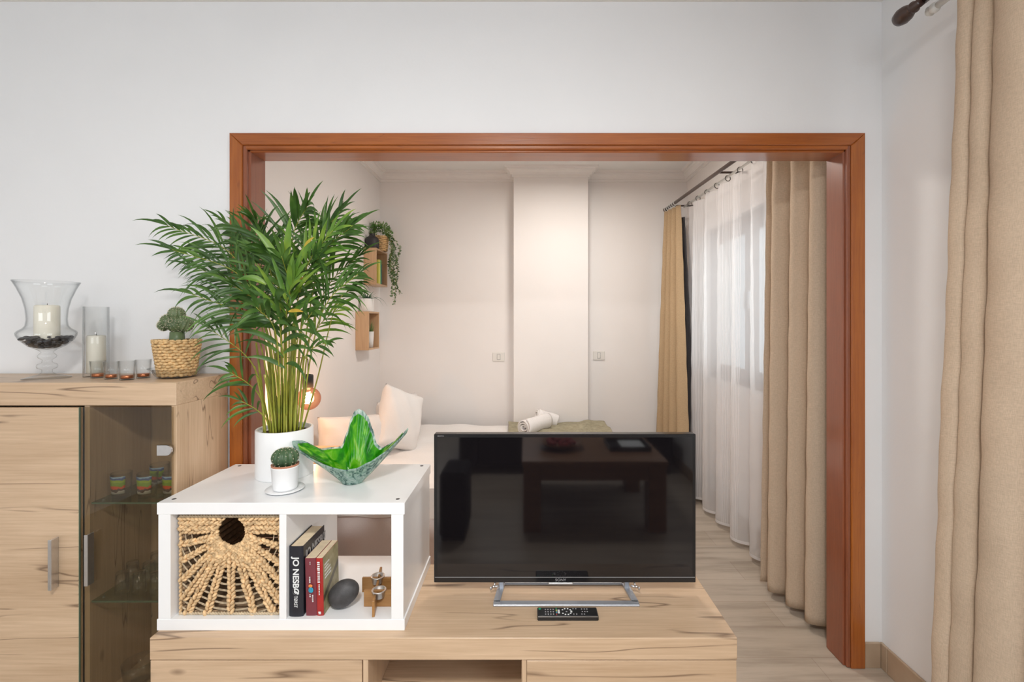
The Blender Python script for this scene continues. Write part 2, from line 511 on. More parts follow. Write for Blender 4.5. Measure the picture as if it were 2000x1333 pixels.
# porcelain floor planks
def floor_mat():
    m, nt, p = mat('wood_look_floor_planks'); L = nt.links.new
    tc = nd(nt, 'ShaderNodeTexCoord')
    br = nd(nt, 'ShaderNodeTexBrick')
    br.offset = .37
    br.inputs['Scale'].default_value = 1
    br.inputs['Color1'].default_value = (.42, .355, .285, 1); br.inputs['Color2'].default_value = (.47, .405, .335, 1)
    br.inputs['Mortar'].default_value = (.36, .29, .23, 1)
    br.inputs['Mortar Size'].default_value = .0016
    br.inputs['Brick Width'].default_value = 1.2; br.inputs['Row Height'].default_value = .195
    L(tc.outputs['Object'], br.inputs['Vector'])
    q = nd(nt, 'ShaderNodeMapping'); q.inputs['Scale'].default_value = (1.3, 16, 10)
    L(tc.outputs['Object'], q.inputs['Vector'])
    n = nd(nt, 'ShaderNodeTexNoise'); n.inputs['Scale'].default_value = 1; n.inputs['Detail'].default_value = 6; n.inputs['Roughness'].default_value = .62
    L(q.outputs[0], n.inputs['Vector'])
    r = ramp(nt, [(.32, (.72, .70, .68)), (.5, (1, 1, 1)), (.7, (1.12, 1.12, 1.12))])
    L(n.outputs['Fac'], r.inputs['Fac'])
    mx = nd(nt, 'ShaderNodeMix', data_type='RGBA', blend_type='MULTIPLY'); mx.inputs[0].default_value = 1
    L(br.outputs['Color'], mx.inputs[6]); L(r.outputs['Color'], mx.inputs[7])
    L(mx.outputs[2], p.inputs['Base Color'])
    p.inputs['Roughness'].default_value = .38
    bp = nd(nt, 'ShaderNodeBump'); bp.inputs['Strength'].default_value = .3; bp.inputs['Distance'].default_value = .001
    L(br.outputs['Fac'], bp.inputs['Height']); bp.invert = True
    L(bp.outputs['Normal'], p.inputs['Normal'])
    return m
M['floor'] = floor_mat()
def base_mat(ax):
    m, nt, p = mat('beige_tile_baseboard'); L = nt.links.new
    tc = nd(nt, 'ShaderNodeTexCoord')
    q = nd(nt, 'ShaderNodeMapping')
    q.inputs['Scale'].default_value = (1, 1, 1)
    L(tc.outputs['Object'], q.inputs['Vector'])
    n = nd(nt, 'ShaderNodeTexNoise'); n.inputs['Scale'].default_value = 7; n.inputs['Detail'].default_value = 5
    L(q.outputs[0], n.inputs['Vector'])
    r = ramp(nt, [(.3, (.37, .27, .185)), (.7, (.47, .36, .26))])
    L(n.outputs['Fac'], r.inputs['Fac']); L(r.outputs['Color'], p.inputs['Base Color'])
    p.inputs['Roughness'].default_value = .4
    return m
M['tile'] = base_mat(0)

def sheer_mat():
    m = bpy.data.materials.new('white_sheer_with_woven_stripes'); m.use_nodes = True
    nt = m.node_tree; nt.nodes.clear(); L = nt.links.new
    out = nd(nt, 'ShaderNodeOutputMaterial')
    uv = nd(nt, 'ShaderNodeUVMap'); uv.uv_map = 'UVMap'
    sp = nd(nt, 'ShaderNodeSeparateXYZ'); L(uv.outputs[0], sp.inputs[0])
    # fine stripes, gathered in broad bands
    f = nd(nt, 'ShaderNodeMath', operation='MULTIPLY'); f.inputs[1].default_value = 190*2*pi; L(sp.outputs[0], f.inputs[0])
    s = nd(nt, 'ShaderNodeMath', operation='SINE'); L(f.outputs[0], s.inputs[0])
    g = nd(nt, 'ShaderNodeMath', operation='GREATER_THAN'); g.inputs[1].default_value = .1; L(s.outputs[0], g.inputs[0])
    b = nd(nt, 'ShaderNodeMath', operation='MULTIPLY'); b.inputs[1].default_value = 9*2*pi; L(sp.outputs[0], b.inputs[0])
    bs = nd(nt, 'ShaderNodeMath', operation='SINE'); L(b.outputs[0], bs.inputs[0])
    bg_ = nd(nt, 'ShaderNodeMath', operation='GREATER_THAN'); bg_.inputs[1].default_value = -.15; L(bs.outputs[0], bg_.inputs[0])
    mm = nd(nt, 'ShaderNodeMath', operation='MULTIPLY'); L(g.outputs[0], mm.inputs[0]); L(bg_.outputs[0], mm.inputs[1])
    op = nd(nt, 'ShaderNodeMapRange'); op.inputs[3].default_value = .68; op.inputs[4].default_value = .93
    L(mm.outputs[0], op.inputs[0])
    # hem
    hm = nd(nt, 'ShaderNodeMath', operation='LESS_THAN'); hm.inputs[1].default_value = .008; L(sp.outputs[1], hm.inputs[0])
    mxx = nd(nt, 'ShaderNodeMath', operation='MAXIMUM'); L(op.outputs[0], mxx.inputs[0]); L(hm.outputs[0], mxx.inputs[1])
    tr = nd(nt, 'ShaderNodeBsdfTransparent')
    df = nd(nt, 'ShaderNodeBsdfDiffuse'); df.inputs[0].default_value = (.86, .85, .86, 1)
    tl = nd(nt, 'ShaderNodeBsdfTranslucent'); tl.inputs[0].default_value = (.86, .85, .86, 1)
    a = nd(nt, 'ShaderNodeMixShader'); a.inputs[0].default_value = .42
    L(df.outputs[0], a.inputs[1]); L(tl.outputs[0], a.inputs[2])
    c = nd(nt, 'ShaderNodeMixShader'); L(mxx.outputs[0], c.inputs[0]); L(tr.outputs[0], c.inputs[1]); L(a.outputs[0], c.inputs[2])
    L(c.outputs[0], out.inputs['Surface'])
    return m
M['sheer'] = sheer_mat()

def leaf_mat(name, a, b, c):
    m, nt, p = mat(name); L = nt.links.new
    tc = nd(nt, 'ShaderNodeTexCoord')
    n = nd(nt, 'ShaderNodeTexNoise'); n.inputs['Scale'].default_value = 14; n.inputs['Detail'].default_value = 2
    L(tc.outputs['Object'], n.inputs['Vector'])
    r = ramp(nt, [(.3, a), (.52, b), (.72, c)])
    L(n.outputs['Fac'], r.inputs['Fac']); L(r.outputs['Color'], p.inputs['Base Color'])
    p.inputs['Roughness'].default_value = .38
    tl = nd(nt, 'ShaderNodeBsdfTranslucent'); L(r.outputs['Color'], tl.inputs['Color'])
    mx = nd(nt, 'ShaderNodeMixShader'); mx.inputs[0].default_value = .25
    L(p.outputs[0], mx.inputs[1]); L(tl.outputs[0], mx.inputs[2])
    L(mx.outputs[0], nt.nodes['Material Output'].inputs['Surface'])
    return m
M['leaf'] = leaf_mat('palm_leaf_green', (.028, .075, .012), (.055, .135, .022), (.12, .235, .045))
M['leaf_l'] = leaf_mat('palm_leaf_lit', (.07, .18, .025), (.14, .28, .035), (.26, .40, .05))  # yellower, brighter copy of the leaf green: fronds painted as lit
M['leaf_y'] = leaf_mat('palm_leaf_yellowing', (.55, .30, .03), (.60, .45, .06), (.30, .40, .05))
M['cane'] = leaf_mat('palm_cane', (.28, .33, .04), (.42, .42, .06), (.24, .34, .05))
M['leaf_s'] = leaf_mat('shrub_leaf', (.05, .15, .03), (.13, .28, .06), (.45, .55, .28))
M['leaf_i'] = leaf_mat('ivy_leaf', (.06, .13, .05), (.12, .22, .09), (.34, .42, .26))
M['aloe'] = leaf_mat('aloe_leaf', (.06, .13, .08), (.10, .20, .12), (.22, .32, .20))
M['cactus'] = leaf_mat('cactus_skin', (.045, .09, .045), (.08, .15, .07), (.13, .21, .10))
M['cactus2'] = leaf_mat('pale_cactus_skin', (.07, .12, .05), (.14, .20, .09), (.24, .30, .16))
M['spine'] = simple('cactus_spines', (.72, .66, .50), .6)

def bowl_mats():
    m = bpy.data.materials.new('green_art_glass'); m.use_nodes = True
    nt = m.node_tree; nt.nodes.clear(); L = nt.links.new
    out = nd(nt, 'ShaderNodeOutputMaterial'); tc = nd(nt, 'ShaderNodeTexCoord')
    q = nd(nt, 'ShaderNodeMapping'); q.inputs['Scale'].default_value = (22, 22, 7)
    L(tc.outputs['Object'], q.inputs['Vector'])
    n = nd(nt, 'ShaderNodeTexNoise'); n.inputs['Scale'].default_value = 1.5; n.inputs['Detail'].default_value = 5; n.inputs['Distortion'].default_value = .8
    L(q.outputs[0], n.inputs['Vector'])
    r = ramp(nt, [(.3, (.008, .14, .004)), (.46, (.03, .36, .006)), (.60, (.16, .58, .015)), (.74, (.50, .78, .14))])
    L(n.outputs['Fac'], r.inputs['Fac'])
    p = nd(nt, 'ShaderNodeBsdfPrincipled'); L(r.outputs['Color'], p.inputs['Base Color'])
    p.inputs['Roughness'].default_value = .06
    tl = nd(nt, 'ShaderNodeBsdfTranslucent'); L(r.outputs['Color'], tl.inputs['Color'])
    mx = nd(nt, 'ShaderNodeMixShader'); mx.inputs[0].default_value = .45
    L(p.outputs[0], mx.inputs[1]); L(tl.outputs[0], mx.inputs[2]); L(mx.outputs[0], out.inputs['Surface'])
    m2 = bpy.data.materials.new('streaked_pale_glass'); m2.use_nodes = True
    nt = m2.node_tree; nt.nodes.clear(); L = nt.links.new
    out = nd(nt, 'ShaderNodeOutputMaterial'); tc = nd(nt, 'ShaderNodeTexCoord')
    q = nd(nt, 'ShaderNodeMapping'); q.inputs['Scale'].default_value = (30, 30, 12)
    L(tc.outputs['Object'], q.inputs['Vector'])
    n = nd(nt, 'ShaderNodeTexNoise'); n.inputs['Scale'].default_value = 2; n.inputs['Detail'].default_value = 4; n.inputs['Distortion'].default_value = 1.5
    L(q.outputs[0], n.inputs['Vector'])
    r = ramp(nt, [(.36, (.10, .20, .19)), (.5, (.50, .68, .62)), (.66, (.85, .93, .90))])
    L(n.outputs['Fac'], r.inputs['Fac'])
    p = nd(nt, 'ShaderNodeBsdfPrincipled'); L(r.outputs['Color'], p.inputs['Base Color']); p.inputs['Roughness'].default_value = .04
    tr = nd(nt, 'ShaderNodeBsdfTransparent'); L(r.outputs['Color'], tr.inputs['Color'])
    mx = nd(nt, 'ShaderNodeMixShader'); mx.inputs[0].default_value = .66
    L(p.outputs[0], mx.inputs[1]); L(tr.outputs[0], mx.inputs[2]); L(mx.outputs[0], out.inputs['Surface'])
    return m, m2
M['bowl_green'], M['bowl_pale'] = bowl_mats()

# ================================================================== THE SETTING
XL, XR, YR, YW, YB, ZC = -3.2, 1.459, -3.7, 1.90, 4.20, 2.815
WT = .095
XL2 = -1.33
struct('floor', MB().box(XL-.1, XR+.1, YR-.1, YB+.1, -.1, 0), M['floor'])
ZC2 = 2.765
struct('ceiling', MB().box(XL-.1, XR+.3, YR-.1, YW+.09, ZC, ZC+.1), M['ceil'])
struct('ceiling_bedroom', MB().box(XL2-.1, XR+.3, YW+.09, YB+.1, ZC2, ZC+.1), M['ceil'])
# partition wall with the wide opening
mb = MB()
mb.box(XL, -1.165, YW, YW+WT, 0, ZC, 0)
mb.box(1.345, XR, YW, YW+WT, 0, ZC, 0)
mb.box(-1.165, 1.345, YW, YW+WT, 2.145, ZC, 0)
struct('wall_front', mb, M['wall'])
struct('wall_left', MB().box(XL-.1, XL, YR, YW, 0, ZC, 0), M['wall'])
mb = MB()
mb.box(XL, -2.2, YR-.1, YR, 0, ZC, 0); mb.box(1.0, XR, YR-.1, YR, 0, ZC, 0)
mb.box(-2.2, 1.0, YR-.1, YR, 0, .7, 0); mb.box(-2.2, 1.0, YR-.1, YR, 2.5, ZC, 0)
struct('wall_rear', mb, M['wall'])
# right wall, one run through both rooms, with two window openings
WZ0, WZ1, WY0, WY1 = .965, 2.15, 2.42, 3.80
mb = MB()
mb.box(XR, XR+.2, YR-.1, -1.4, 0, ZC, 0)
mb.box(XR, XR+.2, -1.4, .4, 0, .75, 0); mb.box(XR, XR+.2, -1.4, .4, 2.35, ZC, 0)
mb.box(XR, XR+.2, .4, YW+.05, 0, ZC, 0)
struct('wall_right', mb, M['wall'])
mb = MB()
mb.box(XR, XR+.2, YW+.05, WY0, 0, ZC, 0)
mb.box(XR, XR+.2, WY0, WY1, 0, WZ0, 0); mb.box(XR, XR+.2, WY0, WY1, WZ1, ZC, 0)
mb.box(XR, XR+.2, WY1, YB+.1, 0, ZC, 0)
struct('wall_bedroom_right', mb, M['wall_warm'])
struct('wall_bedroom_left', MB().box(XL2-.1, XL2, YW+WT, YB+.1, 0, ZC, 0), M['wall_warm'])
struct('wall_bedroom_back', MB().box(XL2, XR, YB, YB+.1, 0, ZC, 0), M['wall_warm'])
PX0, PX1, PY = -.112, .542, 4.06
struct('wall_pillar', MB().box(PX0, PX1, PY, YB, 0, ZC, .002), M['wall_warm'])

# plaster cornices: stepped profile (out from wall, down from ceiling)
prof = [(0, .085), (.012, .085), (.014, .068), (.028, .068), (.030, .054), (.036, .044), (.046, .036), (.058, .032), (.060, .018), (.078, .018), (.080, 0), (0, 0)]
def cornice(name, p0, p1, nrm, m0=0, m1=0):
    ZC = ZC2 if int(name[5:]) in range(2, 9) else 2.815
    """p0->p1 run along a wall, nrm points into the room; m0/m1 mitre (+1 inner, -1 outer)"""
    p0, p1, nrm = Vector(p0), Vector(p1), Vector(nrm)
    d = (p1-p0).normalized()
    n = len(prof)
    vs = [p0 + nrm*o + d*o*m0 + Vector((0, 0, ZC-z)) for o, z in prof] + [p1 + nrm*o - d*o*m1 + Vector((0, 0, ZC-z)) for o, z in prof]
    fs = [[i, (i+1) % n, n+(i+1) % n, n+i] for i in range(n)] + [list(range(n)), [n+i for i in range(n)][::-1]]
    return struct(name, MB().add(vs, fs), M['plaster'])
cornice('trim_1', (XL, YW, 0), (XR, YW, 0), (0, -1, 0), 1, 1)
cornice('trim_2', (XL2, YW+WT, 0), (XL2, YB, 0), (1, 0, 0), 1, 1)
cornice('trim_3', (XL2, YB, 0), (PX0, YB, 0), (0, -1, 0), 1, 1)
cornice('trim_4', (PX0, YB, 0), (PX0, PY, 0), (-1, 0, 0), 1, -1)
cornice('trim_5', (PX0, PY, 0), (PX1, PY, 0), (0, -1, 0), -1, -1)
cornice('trim_6', (PX1, PY, 0), (PX1, YB, 0), (1, 0, 0), -1, 1)
cornice('trim_7', (PX1, YB, 0), (XR, YB, 0), (0, -1, 0), 1, 1)
cornice('trim_8', (XR, YB, 0), (XR, YW+WT, 0), (-1, 0, 0), 1, 1)
cornice('trim_9', (XR, YW, 0), (XR, YR, 0), (-1, 0, 0), 1, 1)

# baseboards of beige tile, cut into separate tiles
def tiles(name, p0, p1, horiz_x, into, first):
    mb = MB(); c = p0; step = first
    while c < p1-1e-4:
        e = min(c+step, p1)
        if horiz_x: mb.box(c+.001, e-.001, into[0], into[1], 0, .103, .002)
        else: mb.box(into[0], into[1], c+.001, e-.001, 0, .103, .002)
        c = e; step = .33
    return struct(name, mb, M['tile'])
tiles('baseboard_right', YR, YW, False, (XR-.011, XR), .28)
tiles('baseboard_front', 1.384, XR-.011, True, (YW-.011, YW), .33)
tiles('baseboard_front_left', XL, -1.22, True, (YW-.011, YW), .33)
tiles('baseboard_bedroom_back', .71, XR, True, (YB-.011, YB), .33)
tiles('baseboard_bedroom_right', YW+WT, YB, False, (XR-.011, XR), .33)

# mahogany frame of the opening
fr = thing('opening_frame', (0.09, YW, 0), 'varnished reddish brown wooden frame lining the wide opening between the rooms', 'door frame')
fr['kind'] = 'structure'
CO, CI, CT, CTI = (-1.211, 1.382), (-1.158, 1.325), 2.187, 2.136
def casing(name, pts, m):   # a mitred flat board standing 15 mm off the wall, front edges eased
    mb = MB()
    y0, y1, e = YW-.016, YW, .004
    c = Vector((sum(p[0] for p in pts)/4, sum(p[1] for p in pts)/4))
    n = 4
    vs = [Vector((x, y1, z)) for x, z in pts] + [Vector((x, y0+e, z)) for x, z in pts]
    ins = []
    for x, z in pts:
        ins.append(Vector((x + (e if x < c[0] else -e)*.8, y0, z + (e if z < c[1] else -e)*.8)))
    vs += ins
    fs = [[0,1,2,3], [8,9,10,11]]
    for i in range(4):
        j = (i+1) % 4
        fs += [[i, j, 4+j, 4+i], [4+i, 4+j, 8+j, 8+i]]
    return mb.add(vs, fs).build(name, m, fr)
casing('casing', [(CO[0], 0), (CI[0], 0), (CI[0], CTI), (CO[0], CT)], M['mah_v'])
casing('casing', [(CI[1], 0), (CO[1], 0), (CO[1], CT), (CI[1], CTI)], M['mah_v'])
casing('casing', [(CO[0], CT), (CI[0], CTI), (CI[1], CTI), (CO[1], CT)], M['mah_h'])
# rebate step and jamb boards
mb = MB(); mb.box(-1.160, -1.143, YW-.010, YW+.012, 0, 2.138, .004); mb.build('rebate', M['mah_j'], fr)
mb = MB(); mb.box(1.310, 1.327, YW-.010, YW+.012, 0, 2.138, .004); mb.build('rebate', M['mah_j'], fr)
mb = MB(); mb.box(-1.16, 1.327, YW-.009, YW+.012, 2.121, 2.139, .004); mb.build('rebate', M['mah_h'], fr)
mb = MB(); mb.box(-1.160, -1.1335, YW+.004, 2.012, 0, 2.13, .003); mb.build('jamb', M['mah_j'], fr)
mb = MB(); mb.box(1.303, 1.327, YW+.004, 2.012, 0, 2.13, .003); mb.build('jamb', M['mah_j'], fr)
mb = MB(); mb.box(-1.160, 1.327, YW+.004, 2.012, 2.113, 2.139, .003); mb.build('head_jamb', M['mah_h'], fr)

# bedroom window in the right wall
win = thing('window_1', (XR, (WY0+WY1)/2, WZ0), 'brown wooden casement window behind the white sheer curtain', 'window')
win['kind'] = 'structure'
x0, x1 = XR+.05, XR+.105
mb = MB()
mb.box(x0, x1, WY0, WY0+.06, WZ0, WZ1, .004); mb.box(x0, x1, WY1-.06, WY1, WZ0, WZ1, .004)
mb.box(x0, x1, WY0+.06, WY1-.06, WZ0, WZ0+.06, .004); mb.box(x0, x1, WY0+.06, WY1-.06, WZ1-.07, WZ1, .004)
mb.build('frame', M['window_wood'], win)
ys = [WY0+.065, 3.11, WY1-.065]
for k in range(2):
    a, b = ys[k]+.003, ys[k+1]-.003
    mb = MB()
    for s in (a, b-.055): mb.box(x0-.014, x0+.03, s, s+.055, WZ0+.065, WZ1-.075, .004)
    for s in (WZ0+.065, WZ1-.13): mb.box(x0-.013, x0+.029, a+.05, b-.05, s, s+.055, .004)
    sash = mb.build('sash', M['window_wood'], win)
    MB().box(x0+.006, x0+.010, a+.05, b-.05, WZ0+.115, WZ1-.125, 0).build('pane', M['pane'], sash)
    MB().box(x0-.035, x0-.014, (a+.02 if k else b-.04), (a+.04 if k else b-.02), 1.5, 1.62, .004).build('handle', M['steel'], sash)
# window recesses of the living room, behind the camera; rear one added for light
wn = thing('window_2', (XR, -.5, .75), 'living room side window with white frame beyond the right curtain', 'window'); wn['kind'] = 'structure'
mb = MB()
for a, b, c, d in ((-1.4, -1.34, .75, 2.35), (.34, .4, .75, 2.35), (-1.34, .34, .75, .81), (-1.34, .34, 2.29, 2.35), (-.53, -.47, .81, 2.29)):
    mb.box(XR+.06, XR+.11, a, b, c, d, .004)
mb.build('frame', M['white_lam'], wn)
wn = thing('rear_window_added', (-.6, YR, .7), 'wide unseen rear window with white frame, added for the fill light', 'window'); wn['kind'] = 'structure'
mb = MB()
for a, b, c, d in ((-2.2, -2.14, .7, 2.5), (.94, 1.0, .7, 2.5), (-2.14, .94, .7, .76), (-2.14, .94, 2.44, 2.5), (-1.15, -1.1, .76, 2.44), (-.1, -.05, .76, 2.44)):
    mb.box(a, b, YR-.09, YR-.04, c, d, .004)
mb.build('frame', M['white_lam'], wn)

# ================================================================== SIDEBOARD
SBX0, SBX1, SBY0, SBY1, SBT = -2.18, -1.217, 1.608, 1.888, 1.205
sb = thing('sideboard', ((SBX0+SBX1)/2, 1.75, 0), 'tall oak sideboard with a wooden door and a glass door beside the opening', 'sideboard')
mb = MB()
mb.box(SBX0, SBX1-.0005, SBY0, SBY1, 1.125, SBT, .0015)
mb.build('top_board', M['oak_x2'], sb)
DX = -1.5385                     # divider between the two compartments
mb = MB(); mb.box(SBX1-.018, SBX1, SBY0+.002, SBY1, .06, 1.125, .001); mb.build('side_panel', M['oak_z'], sb)
mb = MB(); mb.box(SBX0, SBX0+.018, SBY0+.002, SBY1, .06, 1.125, .001); mb.build('side_panel', M['oak_z'], sb)
mb = MB(); mb.box(DX-.002, DX+.016, SBY0+.006, SBY1-.01, .078, 1.125, .0005); mb.build('divider', M['oak_in'], sb)
mb = MB(); mb.box(SBX0+.018, SBX1-.018, SBY0+.006, SBY1, .06, .078, .0005); mb.build('bottom_board', M['oak_in'], sb)
mb = MB(); mb.box(SBX0+.018, SBX1-.018, SBY1-.008, SBY1-.002, .078, 1.125, 0); mb.build('back_panel', M['oak_in'], sb)
mb = MB(); mb.box(SBX0+.02, SBX1-.02, SBY0+.03, SBY1-.03, 0, .06, .001); mb.build('plinth', M['oak_x'], sb)
mb = MB(); mb.box(SBX0+.002, DX-.0055, SBY0-.013, SBY0+.005, .064, 1.1195, .0015)
dr = mb.build('door', M['oak_x'], sb)
mb = MB(); mb.box(-1.615, -1.6105, SBY0-.038, SBY0-.013, .504, .676, .001); mb.box(-1.622, -1.610, SBY0-.0405, SBY0-.037, .504, .676, .001)
mb.build('handle', M['steel'], dr)['label'] = 'brushed steel blade handle'
mb = MB(); mb.box(DX-.003, SBX1-.003, SBY0-.012, SBY0-.007, .064, 1.122, .0004)
gd = mb.build('glass_door', M['glass_door'], sb); gd['label'] = 'tinted glass door'
mb = MB(); mb.box(DX-.0045, DX-.0025, SBY0-.0125, SBY0-.0065, .064, 1.122, 0); mb.build('glass_edge', M['glass_edge'], gd)
mb = MB(); mb.box(-1.494, -1.4895, SBY0-.036, SBY0-.012, .518, .692, .001); mb.box(-1.501, -1.489, SBY0-.0385, SBY0-.035, .518, .692, .001)
mb.build('handle', M['steel'], gd)
mb = MB()
out = [(-1.268, .957), (-1.236, .957)] + [(-1.236+.0175*sin(a), .9745-.0175*cos(a)) for a in [pi*i/10 for i in range(1, 10)]] + [(-1.236, .992), (-1.268, .992)]
mb.poly([(x, SBY0-.020, z) for x, z in out], (0, .008, 0)); mb.build('hinge', M['steel'], gd)
for z in (.779, .434):
    mb = MB(); mb.box(DX+.018, SBX1-.020, SBY0+.012, SBY1-.012, z, z+.0055, 0)
    gs = mb.build('glass_shelf', M['glass_shelf'], sb)
    mb = MB(); mb.box(DX+.018, SBX1-.020, SBY0+.0105, SBY0+.0125, z-.0004, z+.0059, 0); mb.build('glass_edge', M['glass_edge'], gs)
    for xx in (DX+.021, SBX1-.024):
        for yy in (SBY0+.05, SBY1-.05): MB().lathe([(.0, z-.007), (.004, z-.007), (.004, z), (0, z)], (xx+(.003 if xx < -1.4 else -.003), yy, 0), 10).build('shelf_pin', M['steel'], gs)

# ------ tumblers
def shell(r0, r1, h, t=.0022, base=.008):
    return [(0, 0), (r0, 0), (r0+(r1-r0)*.5, h*.5), (r1, h), (r1-t, h), (r0+(r1-r0)*.5-t, h*.5), (r0-t, base), (0, base)]
def picture_mat():
    m, nt, p = mat('landscape_print'); L = nt.links.new
    tc = nd(nt, 'ShaderNodeTexCoord'); sp = nd(nt, 'ShaderNodeSeparateXYZ'); L(tc.outputs['Object'], sp.inputs[0])
    n = nd(nt, 'ShaderNodeTexNoise'); n.inputs['Scale'].default_value = 55; L(tc.outputs['Object'], n.inputs['Vector'])
    a = nd(nt, 'ShaderNodeMath', operation='MULTIPLY_ADD'); a.inputs[1].default_value = .022
    L(n.outputs['Fac'], a.inputs[0]); L(sp.outputs[2], a.inputs[2])
    mr = nd(nt, 'ShaderNodeMapRange'); mr.inputs[1].default_value = .025; mr.inputs[2].default_value = .11; L(a.outputs[0], mr.inputs[0])
    r = ramp(nt, [(0, (.5, .5, .46)), (.16, (.10, .06, .04)), (.26, (.62, .10, .02)), (.36, (.20, .34, .03)), (.52, (.30, .44, .04)),
                  (.62, (.06, .10, .30)), (.72, (.30, .46, .70)), (.84, (.80, .84, .88))], 'CONSTANT')
    L(mr.outputs[0], r.inputs['Fac']); L(r.outputs['Color'], p.inputs['Base Color'])
    return m
M['print'] = picture_mat()
tz = .7845
spots = [((-1.462, 1.672), 'printed landscape tumbler on the upper glass shelf, nearest the wooden divider'),
         ((-1.368, 1.672), 'printed landscape tumbler in the middle of the front row on the upper glass shelf'),
         ((-1.281, 1.678), 'printed landscape tumbler on the upper glass shelf, nearest the glass door hinge'),
         ((-1.405, 1.775), 'printed landscape tumbler in the back row of the upper glass shelf, behind the middle one'),
         ((-1.300, 1.780), 'printed landscape tumbler in the back row of the upper glass shelf, nearest the hinge')]
proto = None
for (x, y), lb in spots:
    if proto is None:
        proto = thing('tumbler', (x, y, tz), lb, 'glass', 'printed tumblers on the upper glass shelf')
        MB().lathe(shell(.027, .0315, .088), (x, y, tz), 28).build('glass_body', M['glass_cup'], proto)
        mb = MB()
        def pf(u, v, x=x, y=y):
            a = radians(-150 + 120*u); r = .0283 + .0037*v
            return (x+r*cos(a), y+r*sin(a), tz+.018+.062*v)
        mb.grid(pf, 16, 4, uv=False); mb.build('printed_picture', M['print'], proto, solid=.0003)['label'] = 'colourful mountain meadow print'
    else:
        c = copy_tree(proto); c.location = (x, y, tz); c['label'] = lb
# ------ small upside-down glasses
rowlb = ['front', 'middle', 'back']; collb = ['nearest the wooden divider', 'in the centre', 'nearest the white shelf unit']
proto = None
rows = [(1.672, (-1.460, -1.398, -1.334)), (1.742, (-1.482, -1.420, -1.356)), (1.815, (-1.450, -1.386, -1.322))]
for i, (y, xs) in enumerate(rows):
    for j, x in enumerate(xs):
        lb = 'small upside-down clear glass on the lower glass shelf, %s row, %s' % (rowlb[i], collb[j])
        if proto is None:
            mb = MB(); h = .073
            mb.lathe([(r, .4395+h-z) for r, z in shell(.0185, .0225, h)], (x, y, 0), 24)
            proto = mb.build('small_glass', M['glass_cup'], None)
            me = proto.data
            for v in me.vertices: v.co -= Vector((x, y, .4395))
            proto.location = (x, y, .4395)
            tag(proto, lb, 'glass', 'small glasses on the lower glass shelf')
        else:
            c = proto.copy(); COL.objects.link(c); c.location = (x, y, .4395); c['label'] = lb
mb = MB()
bc = Vector((-1.440, 1.72, .078))
mb.lathe([(0, 0), (.03, 0), (.045, .02), (.052, .08), (.0500, .08), (.043, .022), (.028, .004), (0, .004)], bc, 32)
o = mb.build('glass_bowl', M['glass_cup']); tag(o, 'plain clear glass bowl on the floor of the sideboard behind the glass door', 'bowl')

# ================================================================== ON THE SIDEBOARD
S = 1.73/F
hc = at(92, 739, 1.73); hc.z = SBT
hv = thing('hurricane_vase', hc, 'large footed clear glass urn holding a thick ivory candle on dark pebbles', 'vase')
op = [(0, 0), (50, 0), (50, 1.5), (38, 4), (18, 8), (11, 12), (11, 17), (20, 20), (22, 24), (20, 28), (11, 31), (10, 36), (18, 40), (20, 44), (16, 48), (12, 51), (20, 56), (38, 63),
      (55, 75), (61, 84), (62, 89), (58, 93), (48, 98), (43, 103), (41, 115), (43, 135), (49, 155), (60, 176), (69, 189)]
ip = [(67.5, 189), (58.5, 176), (47.4, 155), (41.4, 135), (39.4, 115), (41.3, 103), (46.5, 97), (57, 91.5), (60, 87), (58, 82), (52, 75.5), (36, 64.5), (18, 58), (0, 56)]
mb = MB(); mb.lathe([(r*S*.70, z*S) for r, z in op+ip], hc, 48)
mb.build('glass_body', M['glass'], hv)
def candle(name, c, r, h, label, cat='candle', tiltf=0):
    t = thing(name, c, label, cat)
    mb = MB()
    mb.lathe([(0, 0), (r*.97, 0), (r, .003), (r, h-.008), (r*.96, h-.002), (r*.85, h), (r*.6, h-.003), (r*.15, h-.005), (0, h-.005)], c, 32,
             rfun=lambda a, z: 1+.006*sin(3*a+z*40))
    mb.build('wax', M['wax'], t)
    MB().tube([Vector(c)+Vector((0, 0, h-.006)), Vector(c)+Vector((.001, 0, h+.006))], .0009, 6).build('wick', M['black_matt'], t)
    return t
pc = Vector(hc)+Vector((0, 0, 60*S))
mb = MB(); rr = random.Random(3)
peb = thing('vase_pebbles', pc, 'dark pebbles in the bowl of the glass urn around the candle', 'pebbles'); peb['kind'] = 'stuff'
for k in range(260):
    a = rr.random()*2*pi; q = sqrt(rr.random())
    zz = 61+rr.random()*20
    rm = min(37, 10+ (zz-58)*1.75)
    r_ = q*rm*S
    s_ = (.0055+rr.random()*.003)
    mb.ell((hc.x+r_*cos(a), hc.y+r_*sin(a), hc.z+zz*S), (s_*1.3, s_, s_*.7), Matrix.Rotation(rr.random()*3, 3, 'Z'), 8, 5)
mb.build('pebbles', M['pebble'], peb)
candle('pillar_candle', Vector((hc.x, hc.y, hc.z+77*S)), 18.5*S, 66*S, 'thick ivory pillar candle standing in the pebbles of the glass urn')
# tall cylinder vase
cc = at(188, 735, 1.79); cc.z = SBT
s2 = 1.79/F
cv = thing('cylinder_vase', cc, 'tall straight clear glass cylinder between the glass urn and the tealight glasses', 'vase')
R, H = 19.5*s2, 136*s2
MB().lathe([(0, 0), (R, 0), (R, H), (R-.003, H), (R-.003, .014), (0, .014)], cc, 40).build('glass_body', M['glass'], cv)
candle('pillar_candle', Vector((cc.x, cc.y, SBT+.0142)), 14.5*s2, 73*s2, 'slim ivory pillar candle inside the tall glass cylinder')
